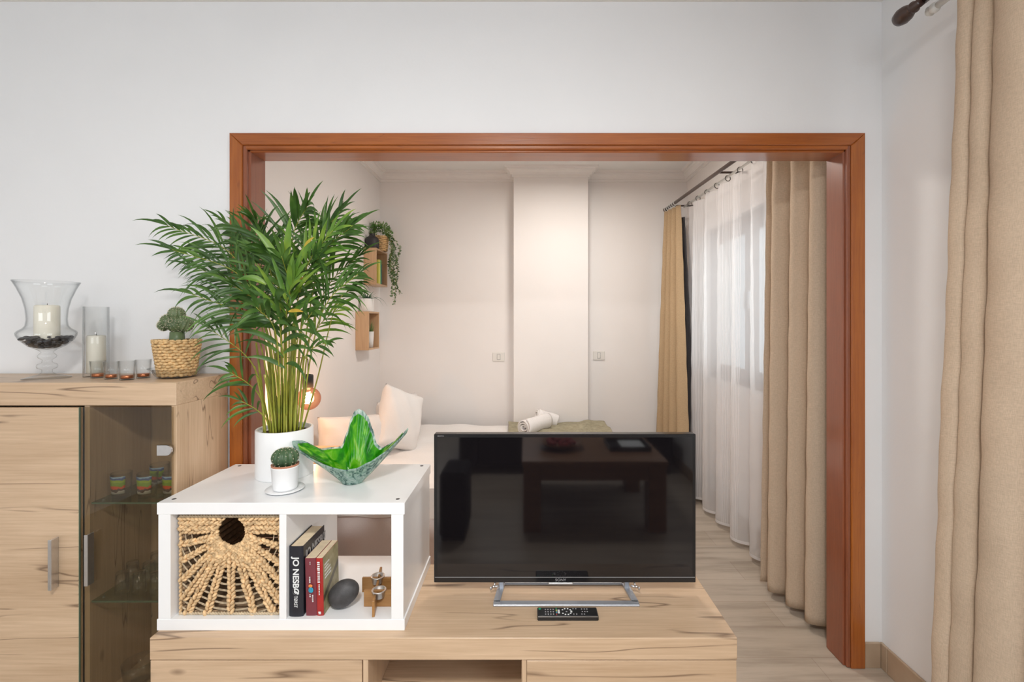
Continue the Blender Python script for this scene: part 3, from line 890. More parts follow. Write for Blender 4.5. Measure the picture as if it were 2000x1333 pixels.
# tealight glasses
tl = [(191, 739, 1.745, 16.5, 33, 'tealight glass with copper base, leftmost of four, in front of the cylinder vase'),
      (217, 741, 1.715, 16, 34, 'tealight glass with copper base, second from the cylinder vase side'),
      (248, 742, 1.69, 18, 37, 'tealight glass with copper base, frontmost and widest, third from the cylinder vase side'),
      (280, 738, 1.745, 17, 36, 'tealight glass with copper base, nearest the woven cactus pot')]
for px, py, Y, r, h, lb in tl:
    c = at(px, py, Y); c.z = SBT; k = Y/F
    t = thing('tealight_glass', c, lb, 'tealight holder', 'tealight glasses on the sideboard')
    r, h = r*k*.77, h*k
    MB().lathe([(0, 0), (r*.84, 0), (r, h), (r-.0022, h), (r*.84-.002, .004), (0, .004)], c, 28).build('glass_body', M['glass_cup'], t)
    q = r*.84-.0026
    mb = MB(); mb.lathe([(0, .0045), (q, .0045), (q*1.02, .016), (q*.9, .017), (0, .0165)], c, 28)
    mb.build('copper_tealight', M['copper'], t)

# ------ woven basket with cluster cactus on a glass dish
kc = at(346, 737, 1.765); kc.z = SBT
k = 1.765/F
kz = k
k = k*.80
dish = thing('glass_dish', kc, 'shallow clear glass dish under the woven cactus pot', 'dish')
MB().lathe([(0, 0), (38*k, 0), (45*k, 6*kz), (50*k, 15*kz), (58*k, 18*kz), (58*k, 19*kz), (49*k, 17*kz), (43*k, 8*kz), (37*k, 2*kz), (0, 2*kz)], kc, 40).build('glass_body', M['glass_cup'], dish)
bz = SBT + 3.5*kz
bp_ = thing('woven_plant_pot', (kc.x, kc.y, bz), 'round woven seagrass pot with a cluster cactus, on the end of the sideboard', 'potted plant')
def weave(mb, c, r0, r1, h, rows, seg, amp, mi=0):
    """rows of over-under wicker strands around a tapered wall"""
    for i in range(rows):
        z = h*(i+.5)/rows
        r = r0+(r1-r0)*(i+.5)/rows
        n = seg*6
        pts = []
        for q in range(n+1):
            a = 2*pi*q/n
            pts.append(Vector(c)+Vector(((r+amp*sin(a*seg+(pi if i % 2 else 0)))*cos(a), (r+amp*sin(a*seg+(pi if i % 2 else 0)))*sin(a), z + .0016*sin(a*seg*.5+i))))
        mb.tube(pts, h/rows*.58, 6, caps=False)
mb = MB(); c = Vector((kc.x, kc.y, bz))
weave(mb, c, 35*k, 46*k, 68*kz, 12, 24, .0028)
for q in range(24):     # twisted rim
    a0, a1 = 2*pi*q/24, 2*pi*(q+1.35)/24
    mb.tube([c+Vector(((47+2*t)*k*cos(a0+(a1-a0)*t), (47+2*t)*k*sin(a0+(a1-a0)*t), 66.5*kz+3.5*sin(pi*t)*k)) for t in (0, .33, .66, 1)], [.002, .0045, .0045, .002], 6)
mb.build('woven_wall', M['grass3'], bp_)
MB().lathe([(0, .001), (33*k, .001), (44*k, 66*kz), (42*k, 66*kz), (40*k, 60*kz), (0, 58*kz)], c, 32).build('soil', M['wicker_dark'], bp_)
def ribbed(mb, c, R, ribs, sq=.9, M3=None, dep=.10, nu=None):
    mb.ell(c, (R, R, R*sq), M3, nu or ribs*6, 14, rf=lambda a, ph: (1-dep*(1-abs(cos(a*ribs/2)))*sin(ph)) * (1-.10*max(0, cos(ph))**6))
def spines(mb, c, R, ribs, sq=.9, M3=None, n=6, L=.006, w=.0005, rnd=random.Random(5)):
    M3 = M3 or Matrix.Identity(3)
    for i in range(ribs):
        a = 2*pi*i/ribs
        for j in range(n):
            ph = pi*(.08+.62*j/(n-1))
            p = Vector((R*sin(ph)*cos(a), R*sin(ph)*sin(a), R*sq*cos(ph)))*(1-.10*max(0, cos(ph))**6)
            nn = p.normalized()
            for q in range(4):
                d = (nn + Vector((rnd.uniform(-.8, .8), rnd.uniform(-.8, .8), rnd.uniform(-.8, .8)))).normalized()
                s = d.orthogonal().normalized()*w
                pts = [M3 @ (p-s), M3 @ (p+s), M3 @ (p+d*L), M3 @ (p+d.cross(s))]
                mb.add([Vector(c)+x for x in pts], [[0, 1, 2], [1, 3, 2], [3, 0, 2]])
mb, ms = MB(), MB()
for px, py, dy, R, tx, ty in ((330, 628, .0, 16, -.35, 0), (345, 614, .006, 16, .1, .1), (361, 633, .0, 17, .5, 0), (343, 634, -.012, 17, 0, 1.1), (350, 628, .022, 18, .2, -.5), (320, 636, .01, 12, -.9, .2)):
    R /= .86; cp = at(px, py, kc.y+dy)
    R3 = Matrix.Rotation(ty, 3, 'X') @ Matrix.Rotation(tx, 3, 'Y')
    ribbed(mb, cp, R*k, 13, 1.0, R3); spines(ms, cp, R*k, 13, 1.0, R3, 7, .005, .0006)
mb.lathe([(0, 0), (14*k, 0), (16*k, 14*k), (15*k, 34*k), (0, 40*k)], (kc.x, kc.y, bz+57*kz), 20)
cb = mb.build('cactus', M['cactus2'], bp_)
ms.build('spines', M['spine'], cb)

# ================================================================== TV CONSOLE
CX0, CX1, CY0, CY1, CT_ = -1.143, .640, 1.404, 1.829, .457
con = thing('tv_console', ((CX0+CX1)/2, 1.64, 0), 'long low oak media console standing in front of the opening', 'tv console')
mb = MB(); mb.box(CX0, CX1, CY0, CY1, .390, CT_, .0015); mb.build('top_board', M['oak_x2'], con)
mb = MB(); mb.box(CX0+.003, CX0+.021, CY0+.016, CY1-.004, 0.03, .389, .001); mb.build('side_panel', M['oak_z'], con)
mb = MB(); mb.box(CX1-.021, CX1-.003, CY0+.016, CY1-.004, 0.03, .389, .001); mb.build('side_panel', M['oak_z'], con)
for a in (-.497, -.0195+.005):
    mb = MB(); mb.box(a, a+.0155, CY0+.004, CY1-.01, .05, .389, .001); mb.build('divider', M['oak_z'], con)
mb = MB(); mb.box(CX0+.021, CX1-.021, CY0+.02, CY1-.01, .03, .05, .001); mb.build('bottom_board', M['oak_x'], con)
mb = MB(); mb.box(CX0+.021, CX1-.021, CY1-.010, CY1-.004, .05, .389, 0); mb.build('back_panel', M['oak_x'], con)
mb = MB(); mb.box(CX0+.002, -.499, CY0+.0005, CY0+.0155, .04, .3875, .001); mb.build('drawer', M['oak_x'], con)
mb = MB(); mb.box(.0015, CX1-.002, CY0+.0005, CY0+.0155, .04, .3875, .001); mb.build('drawer', M['oak_x'], con)
mb = MB(); mb.box(-.4815, -.015, CY0+.04, CY1-.012, .205, .221, .001); mb.build('niche_shelf', M['oak_x'], con)
mb = MB(); mb.box(CX0+.03, CX1-.03, CY0+.04, CY1-.03, 0, .03, .001); mb.build('plinth', M['oak_x'], con)

# ================================================================== WHITE SHELF UNIT
WX0, WX1, WY_0, WY_1, WZ = -1.148, -.378, 1.437, 1.827, CT_
WH = .854
wu = thing('shelf_unit', ((WX0+WX1)/2, 1.632, WZ), 'low white two-compartment shelf unit standing on the oak console', 'shelf unit')
MB().box(WX0, WX1, WY_0, WY_1, WH-.0365, WH, .0012).build('top_board', M['white_lam'], wu)
MB().box(WX0, WX1, WY_0, WY_1, WZ, WZ+.035, .0012).build('bottom_board', M['white_lam'], wu)
MB().box(WX0+.004, WX0+.042, WY_0+.001, WY_1-.001, WZ+.035, WH-.0365, .001).build('side_panel', M['white_lam'], wu)
MB().box(WX1-.042, WX1-.004, WY_0+.001, WY_1-.001, WZ+.035, WH-.0365, .001).build('side_panel', M['white_lam'], wu)
DV0, DV1 = -.768, -.746
MB().box(DV0, DV1, WY_0+.001, WY_1-.001, WZ+.035, WH-.0365, .0008).build('divider', M['white_lam'], wu)
for x in (WX0+.030, WX1-.030):
    for y in (WY_0+.032, WY_1-.022):
        MB().lathe([(0, -.001), (.0065, -.001), (.0065, .0004), (0, .0004)], (x, y, WH), 16).build('screw_cap', M['stone'], wu)

# ------ braided basket in the left compartment
bx0, bx1, by0, bz0, bz1 = -1.0975, -.776, 1.452, WZ+.035, WZ+.035+.314
bk = thing('storage_basket', ((bx0+bx1)/2, 1.6, bz0), 'square braided water hyacinth basket with round hand hole in the white shelf unit', 'basket')
BW, BH = bx1-bx0, bz1-bz0
rb = random.Random(11)
KX, KZ = BW/1155.0, BH/1130.0       # drawing units of the woven face
def bpnt(u, v, dy=0): return Vector((bx0+(u-100)*KX, by0+.010+dy, bz1-(v-115)*KZ))
def bead(mb, p, d, L, w, dy):
    ax = Vector((d[0], 0, d[1])).normalized()
    y = Vector((0, 1, 0)); s = ax.cross(y)
    R3 = Matrix((s, y, ax)).transposed()
    mb.ell(p+Vector((0, dy, 0)), (w, .0078, L), R3, 8, 6)
def braid(mb, a, b, w=36):
    """two rows of overlapping slanted beads from a to b (drawing units)"""
    A, B = Vector(a), Vector(b)
    d = B-A; L = d.length; d.normalize(); n = Vector((-d.y, d.x))
    st = 46; k = max(2, int(L/st))
    for i in range(k):
        for sgn in (-1, 1):
            t = (i+.5+(.25 if sgn > 0 else -.25))/k
            p = A+(B-A)*t+n*sgn*w*.42+Vector((rb.uniform(-4, 4), rb.uniform(-4, 4)))
            if not (92 < p.x < 1262 and 108 < p.y < 1250): continue
            if (p-Vector((705, 300))).length < 168: continue
            dd = d+n*sgn*-.55+Vector((rb.uniform(-.1, .1), rb.uniform(-.1, .1)))
            bead(mb, bpnt(p.x, p.y), (dd.x, -dd.y), 36*KX*rb.uniform(.85, 1.1), 19.5*KX, rb.uniform(-.004, .003))
mb = MB(); C0 = Vector((705, 300))
for v in (178, 232, 290):
    braid(mb, (108, v), (590, v), 46); braid(mb, (1255, v), (820, v), 46)
ends = [(125, 455), (128, 640), (130, 865), (150, 1080), (200, 1235), (420, 1238), (690, 1238), (955, 1238), (1180, 1238), (1235, 1090), (1245, 860), (1245, 660), (1240, 470)]
for e in ends:
    E = Vector(e); d = (E-C0).normalized()
    w = 52 if e[1] in (1080, 1235, 1238, 1090) else 40
    braid(mb, C0+d*165, E, w)
for i in range(len(ends)-1):       # short filling braids close to the hole
    E = (Vector(ends[i])+Vector(ends[i+1]))/2; d = (E-C0).normalized()
    braid(mb, C0+d*168, C0+d*(400 if 2 < i < 9 else 330), 40)
for i in range(26):                # the rolled lip of the hole
    a = 2*pi*i/26
    if sin(a) < -.93: continue
    p = C0+Vector((cos(a), sin(a)))*168
    bead(mb, bpnt(p.x, p.y), (-sin(a), -cos(a)), 24*KX, 14*KX, -.001)
for v in range(150, 1240, 46):     # side edges
    bead(mb, bpnt(118, v), (.1, 1), 26*KX, 14*KX, .002); bead(mb, bpnt(1245, v), (.1, 1), 26*KX, 14*KX, .002)
mb.build('braided_front', M['grass'], bk)
mb = MB()
for R in range(470, 1300, 72):     # twine rings tying the braids together
    run = []
    for i in range(121):
        a = radians(-8+196*i/120)
        p = C0+Vector((cos(a), sin(a)))*R
        ok = 115 < p.x < 1250 and 330 < p.y < 1235
        if ok: run.append(bpnt(p.x, p.y, .004))
        if (not ok or i == 120) and run:
            if len(run) > 3:
                for o_ in (-.0016, .0016):
                    mb.tube([q+Vector((0, 0, o_)) for q in run], .0014, 5)
            run = []
for z, r_ in ((bz1-.003, .005), (bz0+.005, .0045)):
    for o_ in (0, pi):
        mb.tube([Vector((bx0+.004+(BW-.008)*i/120, by0+.008+.002*cos(i*.9+o_), z+.0022*sin(i*.9+o_))) for i in range(121)], .0028, 6)
mb.build('twine', M['grass2'], bk)
mb = MB()
for i in range(14):                # plain woven sides, back and bottom
    z = bz0+.012+i*(BH-.02)/14
    x0_, x1_, y1_ = bx0+.006, bx1-.006, 1.80
    mb.tube([(x0_, by0+.018, z), (x0_, y1_, z)], .009, 6); mb.tube([(x1_, by0+.018, z), (x1_, y1_, z)], .009, 6)
    mb.tube([(x0_, y1_, z), (x1_, y1_, z)], .009, 6)
mb.box(bx0+.008, bx1-.008, by0+.016, 1.80, bz0, bz0+.008)
mb.build('basket_body', M['basket_in'], bk)

# ------ books
BZ = WZ+.035
def book(name, x0, x1, y0, y1, h, cover, label, right=None, lean=0, hard=True):
    t = thing(name, (x0, y0, BZ), label, 'book', 'books in the white shelf unit')
    o = .003 if hard else 0.0
    th = .0022 if hard else .0008
    mb = MB(); mb.box(x0, x0+th, y0+.004, y1, BZ, BZ+h, .0006)
    mb.box(x1-th, x1, y0+.004, y1, BZ, BZ+h, .0006)
    n = 10                                   # rounded spine
    def sp(u, v): 
        a = pi*u
        return ((x0+x1)/2-cos(a)*(x1-x0)/2, y0+.0045-sin(a)*(.0045 if hard else .002), BZ+h*v)
    mb.grid(sp, n, 2); 
    mb.grid(lambda u, v: Vector(sp(u, v))*1+Vector((0, th, 0)), n, 2)
    mb.build('cover', cover, t)
    MB().box(x0+th, x1-th, y0+.006, y1-o, BZ+o, BZ+h-o, .0005).build('pages', M['paper'], t)
    return t
b1 = book('book', -.7445, -.700, 1.450, 1.604, .2205, M['book_navy'], 'thick black hardback thriller with large white author lettering, tallest in the shelf unit')
txt('title_lettering', 'JO NESBØ', .026, M['ink_white'], b1, (-.7225, 1.4492, BZ+.187), (radians(90), radians(90), 0), 1.02, .0007)
txt('title_lettering', 'TØRST', .015, M['ink_white'], b1, (-.7225, 1.4492, BZ+.066), (radians(90), radians(90), 0), .80, .0001)
txt('title_lettering', 'JO NESBØ', .042, M['ink_grey'], b1, (-.6996, 1.468, BZ+.182), (radians(90), 0, radians(90)), .78, .001)
MB().lathe([(0, 0), (.0035, 0), (.0035, .0006), (0, .0006)], (0, 0, 0), 12, M=Matrix.Rotation(radians(90), 3, 'X')).build('publisher_mark', M['ink_white'], b1).location = Vector((-.7225, 1.4500, BZ+.012))-b1.location
def cover_mat():
    m, nt, p = mat('olive_photo_cover'); L = nt.links.new
    tc = nd(nt, 'ShaderNodeTexCoord')
    n = nd(nt, 'ShaderNodeTexNoise'); n.inputs['Scale'].default_value = 25; n.inputs['Detail'].default_value = 5
    L(tc.outputs['Object'], n.inputs['Vector'])
    r = ramp(nt, [(.3, (.16, .17, .07)), (.5, (.30, .27, .14)), (.7, (.40, .36, .22))])
    L(n.outputs['Fac'], r.inputs['Fac'])
    sp = nd(nt, 'ShaderNodeSeparateXYZ'); L(tc.outputs['Object'], sp.inputs[0])
    # the dark railway-like band across the cover picture
    a = nd(nt, 'ShaderNodeMath', operation='MULTIPLY_ADD'); a.inputs[1].default_value = -.55; L(sp.outputs[1], a.inputs[0]); L(sp.outputs[2], a.inputs[2])
    s1 = nd(nt, 'ShaderNodeMath', operation='SUBTRACT'); s1.inputs[1].default_value = .048; L(a.outputs[0], s1.inputs[0])
    ab = nd(nt, 'ShaderNodeMath', operation='ABSOLUTE'); L(s1.outputs[0], ab.inputs[0])
    mr = nd(nt, 'ShaderNodeMapRange'); mr.inputs[1].default_value = .008; mr.inputs[2].default_value = .013; mr.inputs[3].default_value = .85; mr.inputs[4].default_value = 0
    L(ab.outputs[0], mr.inputs[0])
    mc = nd(nt, 'ShaderNodeMix', data_type='RGBA'); L(mr.outputs[0], mc.inputs[0]); L(r.outputs['Color'], mc.inputs[6]); mc.inputs[7].default_value = (.05, .045, .035, 1)
    L(mc.outputs[2], p.inputs['Base Color']); p.inputs['Roughness'].default_value = .4
    return m
M['cover_olive'] = cover_mat()
b2 = book('book', -.6945, -.6605, 1.452, 1.574, .181, M['book_maroon'], 'maroon paperback with a small blue and orange emblem on its spine', hard=False)
b3 = book('book', -.6600, -.6395, 1.452, 1.574, .181, M['book_red'], 'thin red-spined paperback with an olive picture cover facing the stone', hard=False)
MB().box(-.6393, -.6388, 1.4585, 1.5735, BZ+.0005, BZ+.1805, 0).build('front_cover', M['cover_olive'], b3)['label'] = 'olive green photo cover'
def dashes(par, x, z0, z1, w, m, y=1.4492, n=7):
    """lettering too small to read in the photograph: short printed strokes"""
    mb = MB(); rr = random.Random(int(x*1000)+n)
    z = z1
    step = (z1-z0)/n
    for i in range(n):
        h = step*(.45+.35*rr.random())
        mb.box(x-w/2*(.7+.3*rr.random()), x+w/2, y, y+.0008, z-h, z, 0)
        z -= step
    return mb.build('spine_lettering', m, par)
dashes(b2, -.676, BZ+.162, BZ+.172, .002, M['ink_white'], n=2)
dashes(b2, -.678, BZ+.105, BZ+.125, .004, M['ink_white'], n=4)
dashes(b2, -.670, BZ+.045, BZ+.068, .004, M['ink_white'], n=5)
dashes(b2, -.678, BZ+.06, BZ+.07, .004, M['ink_white'], n=2)
mb = MB(); mb.ell((-.6755, 1.4502, BZ+.083), (.008, .0006, .009), None, 14, 8); mb.build('emblem', M['ink_blue'], b2)
mb = MB(); mb.ell((-.6765, 1.4502, BZ+.096), (.0065, .0006, .005), None, 14, 8); mb.build('emblem', M['ink_orange'], b2)
dashes(b3, -.650, BZ+.105, BZ+.172, .008, M['ink_white'], n=11)
dashes(b3, -.649, BZ+.066, BZ+.102, .0035, M['ink_white'], n=7)
dashes(b3, -.649, BZ+.006, BZ+.016, .008, M['ink_white'], n=2)
mb = MB(); rr = random.Random(2)
for r_, (zz, nn) in enumerate(((.150, 4), (.140, 3), (.130, 5), (.118, 5), (.108, 6))):
    y = 1.468
    for i in range(nn):
        l = .005+rr.random()*.004; mb.box(-.6390, -.6384, y, y+l, BZ+zz, BZ+zz+.005, 0); y += l+.002
mb.build('cover_lettering', M['ink_white'], b3)
for t_ in (b2, b3): t_.rotation_euler = (0, radians(-1.2), 0); t_.location.x += .002

# ------ stone
st = at(671, 1171, 1.497)
mb = MB()
R3 = Matrix.Rotation(radians(-38), 3, 'Y') @ Matrix.Rotation(radians(12), 3, 'X')
mb.ell((st.x, 1.497, 0), (.0505, .036, .0405), R3, 36, 24, rf=lambda a, ph: 1+.02*sin(2*a+1)+.02*cos(3*ph))
lo = min(v.z for v in mb.v)
for v in mb.v: v.z += BZ-lo
o = mb.build('stone', M['stone']); tag(o, 'smooth dark grey oval stone leaning by the books in the white shelf unit', 'stone')

# ------ wooden tealight holder with two metal cups
hx, hy = -.480, 1.548
th_ = thing('candle_holder', (hx, hy, BZ), 'crossed teak block candle holder with two metal cups in the white shelf unit', 'candle holder')
T = .0075
def plank(name, x0, x1, y0, y1, z0, z1, rot=0):
    mb = MB(); mb.box(x0, x1, y0, y1, z0, z1, .001, rot=Matrix.Rotation(rot, 3, 'Z') if rot else None, piv=(hx, hy, 0)); return mb.build(name, M['teak'], th_)
mb = MB()      # long plank running to the back, deepest at its middle
mb.box(-.4825, -.4745, 1.447, 1.655, BZ+.0002, BZ+.050, .001, rot=Matrix.Rotation(radians(11), 3, 'Z'), piv=(-.4785, 1.447, 0)); mb.build('long_plank', M['teak'], th_)
MB().box(-.527, -.4335, 1.500, 1.508, BZ+.0002, BZ+.053, .001).build('cross_plank', M['teak'], th_)
MB().box(-.561, -.462, 1.580, 1.588, BZ+.0002, BZ+.050, .001).build('cross_plank', M['teak'], th_)
for cx, cy, zz in ((-.478, 1.500, BZ+.0535), (-.5085, 1.585, BZ+.052)):
    mb = MB(); r = .0195
    mb.lathe([(0, -.020), (r*.92, -.020), (r*.98, 0), (r*1.2, .0012), (r*1.2, .003), (r*.94, .003), (r*.88, -.016), (0, -.016)], (cx, cy, zz), 32)
    cup = mb.build('cup', M['alu'], th_); cup['label'] = 'shiny metal tealight cup'
    if cy < 1.55: MB().lathe([(0, 0), (.0165, 0), (.0165, .004), (0, .005)], (cx, cy, zz-.0155), 24).build('wax', M['soil'], cup)

# ================================================================== ON THE SHELF UNIT
# ------ small round cactus in white ribbed pot with saucer
cx, cy = -.8055, 1.546
pt = thing('potted_cactus', (cx, cy, WH), 'small round green cactus in a white ribbed pot with saucer on the white shelf unit', 'potted plant')
MB().lathe([(0, .0005), (.040, .0005), (.055, .004), (.060, .0065), (.0595, .0085), (.040, .0055), (0, .005)], (cx, cy, WH), 40).build('saucer', M['white_cer'], pt)
MB().lathe([(0, .006), (.036, .006), (.038, .012), (.042, .078), (.0435, .080), (.0435, .083), (.041, .083), (.039, .068), (0, .066)], (cx, cy, WH), 72,
           rfun=lambda a, z: 1+(.012*cos(a*36) if .012 < z < .08 else 0)).build('pot', M['white_cer'], pt)
MB().lathe([(.032, .055), (.0385, .073), (.0415, .084), (.043, .089), (.040, .089), (.038, .082), (0, .082)], (cx, cy, WH), 36).build('inner_pot', M['terracotta'], pt)
mb, ms = MB(), MB()
ribbed(mb, (cx, cy, WH+.110), .0425, 12, .80, None, .13); spines(ms, (cx, cy, WH+.110), .0425, 12, .80, None, 7, .004, .0006)
cb = mb.build('cactus', M['cactus'], pt); ms.build('spines', M['spine'], cb)

# ------ green art glass bowl
gx, gy = at(688, 940, 1.62).x, 1.622
gb = thing('glass_bowl', (gx, gy, WH), 'green and clear art glass bowl with long pulled arms on the white shelf unit', 'bowl')
ctrl = [(0, .196, .188), (8, .185, .165), (20, .140, .125), (38, .105, .098), (48, .094, .112), (58, .088, .165), (68, .080, .212), (80, .072, .234), (92, .068, .241), (104, .070, .233), (115, .076, .205), (124, .082, .155), (135, .094, .103),
        (158, .145, .098), (172, .198, .135), (180, .212, .140), (188, .195, .128), (200, .150, .108), (222, .104, .082), (248, .080, .068), (272, .074, .062), (298, .080, .066), (322, .104, .086), (340, .142, .118), (352, .183, .163)]
def rim(th):
    d = math.degrees(th) % 360
    n = len(ctrl)
    for i in range(n):
        a0 = ctrl[i][0]; a1 = ctrl[(i+1) % n][0] + (360 if i == n-1 else 0)
        if a0 <= d <= a1:
            t = (d-a0)/(a1-a0); t = t*t*(3-2*t)
            return ctrl[i][1]+(ctrl[(i+1) % n][1]-ctrl[i][1])*t, ctrl[i][2]+(ctrl[(i+1) % n][2]-ctrl[i][2])*t
    return ctrl[0][1:]
def bowl_surf(off, z0, tmax=1.0, t0=0.0):
    def fn(u, v):
        th = 2*pi*u; R, Hh = rim(th)
        v = t0+(tmax-t0)*v
        # wide arms are pulled out of a small cup
        r0 = .036-off*.6
        q = v**1.1
        hp = v**(1.0+.2*max(0, cos(th)))
        r = r0+(R-off*(1-v)-r0)*q
        return Vector((gx+r*cos(th), gy+r*sin(th), WH+z0*(1-v)+Hh*hp))
    return fn
mb = MB()
nu, nv = 144, 20
fo, fi = bowl_surf(0, .004), bowl_surf(.006, .016, .985)
mb.grid(fo, nu, nv); mb.grid(lambda u, v: fi(1-u, v)+Vector((0, 0, .005)), nu, nv)
mb.grid(lambda u, v: fo(u, 1)*(1-v)+(fi(u, 1)+Vector((0, 0, .005)))*v+Vector((0, 0, .003*sin(pi*v))), nu, 3)
mb.lathe([(0, 0), (.032, 0), (.036, .004), (.036, .012), (0, .014)], (gx, gy, WH), 40)
o = mb.build('clear_shell', M['bowl_pale'], gb)
mb = MB(); f2 = bowl_surf(.010, .022, .90)
mb.grid(lambda u, v: f2(u, v)+Vector((0, 0, .0075)), nu, nv)
def cap(u, v):
    p = f2(u, 0)+Vector((0, 0, .0075)); return Vector((gx, gy, p.z))*(1-v)+p*v
mb.grid(cap, nu, 3)
mb.build('green_lining', M['bowl_green'], gb)['label'] = 'bright green streaked inner glass'

# ------ palm
PXc, PYc = -.893, 1.712
pot = thing('potted_palm', (PXc, PYc, WH), 'tall bushy areca palm in a smooth white cylinder pot on the white shelf unit', 'potted plant')
R = .0965
MB().lathe([(0, 0), (R*.99, 0), (R, .004), (R, .170), (R-.002, .172), (R-.007, .172), (R-.009, .168), (R-.009, .150), (0, .150)], (PXc, PYc, WH), 64,
           rfun=lambda a, z: 1).build('pot', M['white_cer'], pot)
mb = MB(); mb.grid(lambda u, v: (PXc+(R-.010)*v*cos(2*pi*u), PYc+(R-.010)*v*sin(2*pi*u), WH+.153+.006*sin(u*40)*(1-v)*v*2), 40, 8); mb.build('soil', M['soil'], pot)

rp = random.Random(21)
def leaflet(mb, base, d, L, w, droop, up, curl=0.0):
    """a strap leaf folded along its midrib"""
    n = 7
    d = d.normalized()
    side = d.cross(up)
    if side.length < .05: side = d.cross(Vector((1, 0, 0)))
    side.normalize()
    pts = []; p = Vector(base); cur = d.copy()
    rows = []
    for i in range(n+1):
        t = i/n
        ww = w*.5*(min(1, .25+3.2*t) if t < .3 else 1)*(1-max(0, (t-.45)/.55)**1.7)
        nr = side.cross(cur).normalized()
        rows.append((p.copy(), ww, nr))
        cur = (cur+Vector((0, 0, -droop*(.3+1.6*t)/n))+side*curl/n).normalized()
        p = p+cur*L/n
    vs, fs = [], []
    for q, ww, nr in rows:
        vs += [q-side*ww+nr*ww*.25, q-nr*ww*.1, q+side*ww+nr*ww*.25]
    for v in vs:
        if v.x < -1.12: v.y = min(v.y, 1.872)
    for i in range(n):
        a = 3*i
        fs += [[a, a+1, a+4, a+3], [a+1, a+2, a+5, a+4]]
    mb.add(vs, fs, True)
def frond(base, pts, L=.2, w=.014, n=16, start=.45, m='leaf', droop=.8, spread=50, stem=.0032):
    L *= 1.18; w *= .86; n = max(4, int(n*.78)); droop *= 1.25
    path = bez([base]+pts, 26)
    N = len(path)-1
    st = MB(); st.tube(path, [stem*(1-.72*i/N) for i in range(N+1)], 6)
    lf = MB()
    for i in range(n):
        for sgn in (-1, 1):
            t = start+(1-start)*((i+.5+(.2*sgn))/n)
            f_ = min(t, .999)*N; k0 = int(f_); p = path[k0]*(1-(f_-k0))+path[k0+1]*(f_-k0)
            tg = (path[k0+1]-path[k0]).normalized()
            view = Vector((rp.uniform(-.35, .35), -1, rp.uniform(.0, .7))).normalized()   # the blade faces vary
            sd = tg.cross(view).normalized()*sgn
            s = (i+.5)/n
            ang = radians(spread*(1-.55*s)+rp.uniform(-7, 7))
            d = tg*cos(ang)+sd*sin(ang)+Vector((0, rp.uniform(-.25, .15), 0))
            ll = L*(.62+.5*sin(pi*min(1, s*1.15+.12)))*rp.uniform(.85, 1.1)*(1-.30*s)
            leaflet(lf, p, d, ll, w*rp.uniform(.8, 1.15), droop*rp.uniform(.6, 1.35), view, rp.uniform(-.3, .3))
    tg = (path[-1]-path[-2]).normalized()
    leaflet(lf, path[-1], tg, L*.6, w*.8, droop*.6, Vector((0, -1, .3)))
    fo_ = lf.build('frond', M[m], pot, fixn=False)
    st.build('stalk', M['cane'], fo_)
    return fo_
def P(px, py, Y): return at(px, py, Y)
def base(px, Y=None):
    Y = Y or 1.71
    b = at(px, 838, Y); b.z = WH+.152; return b
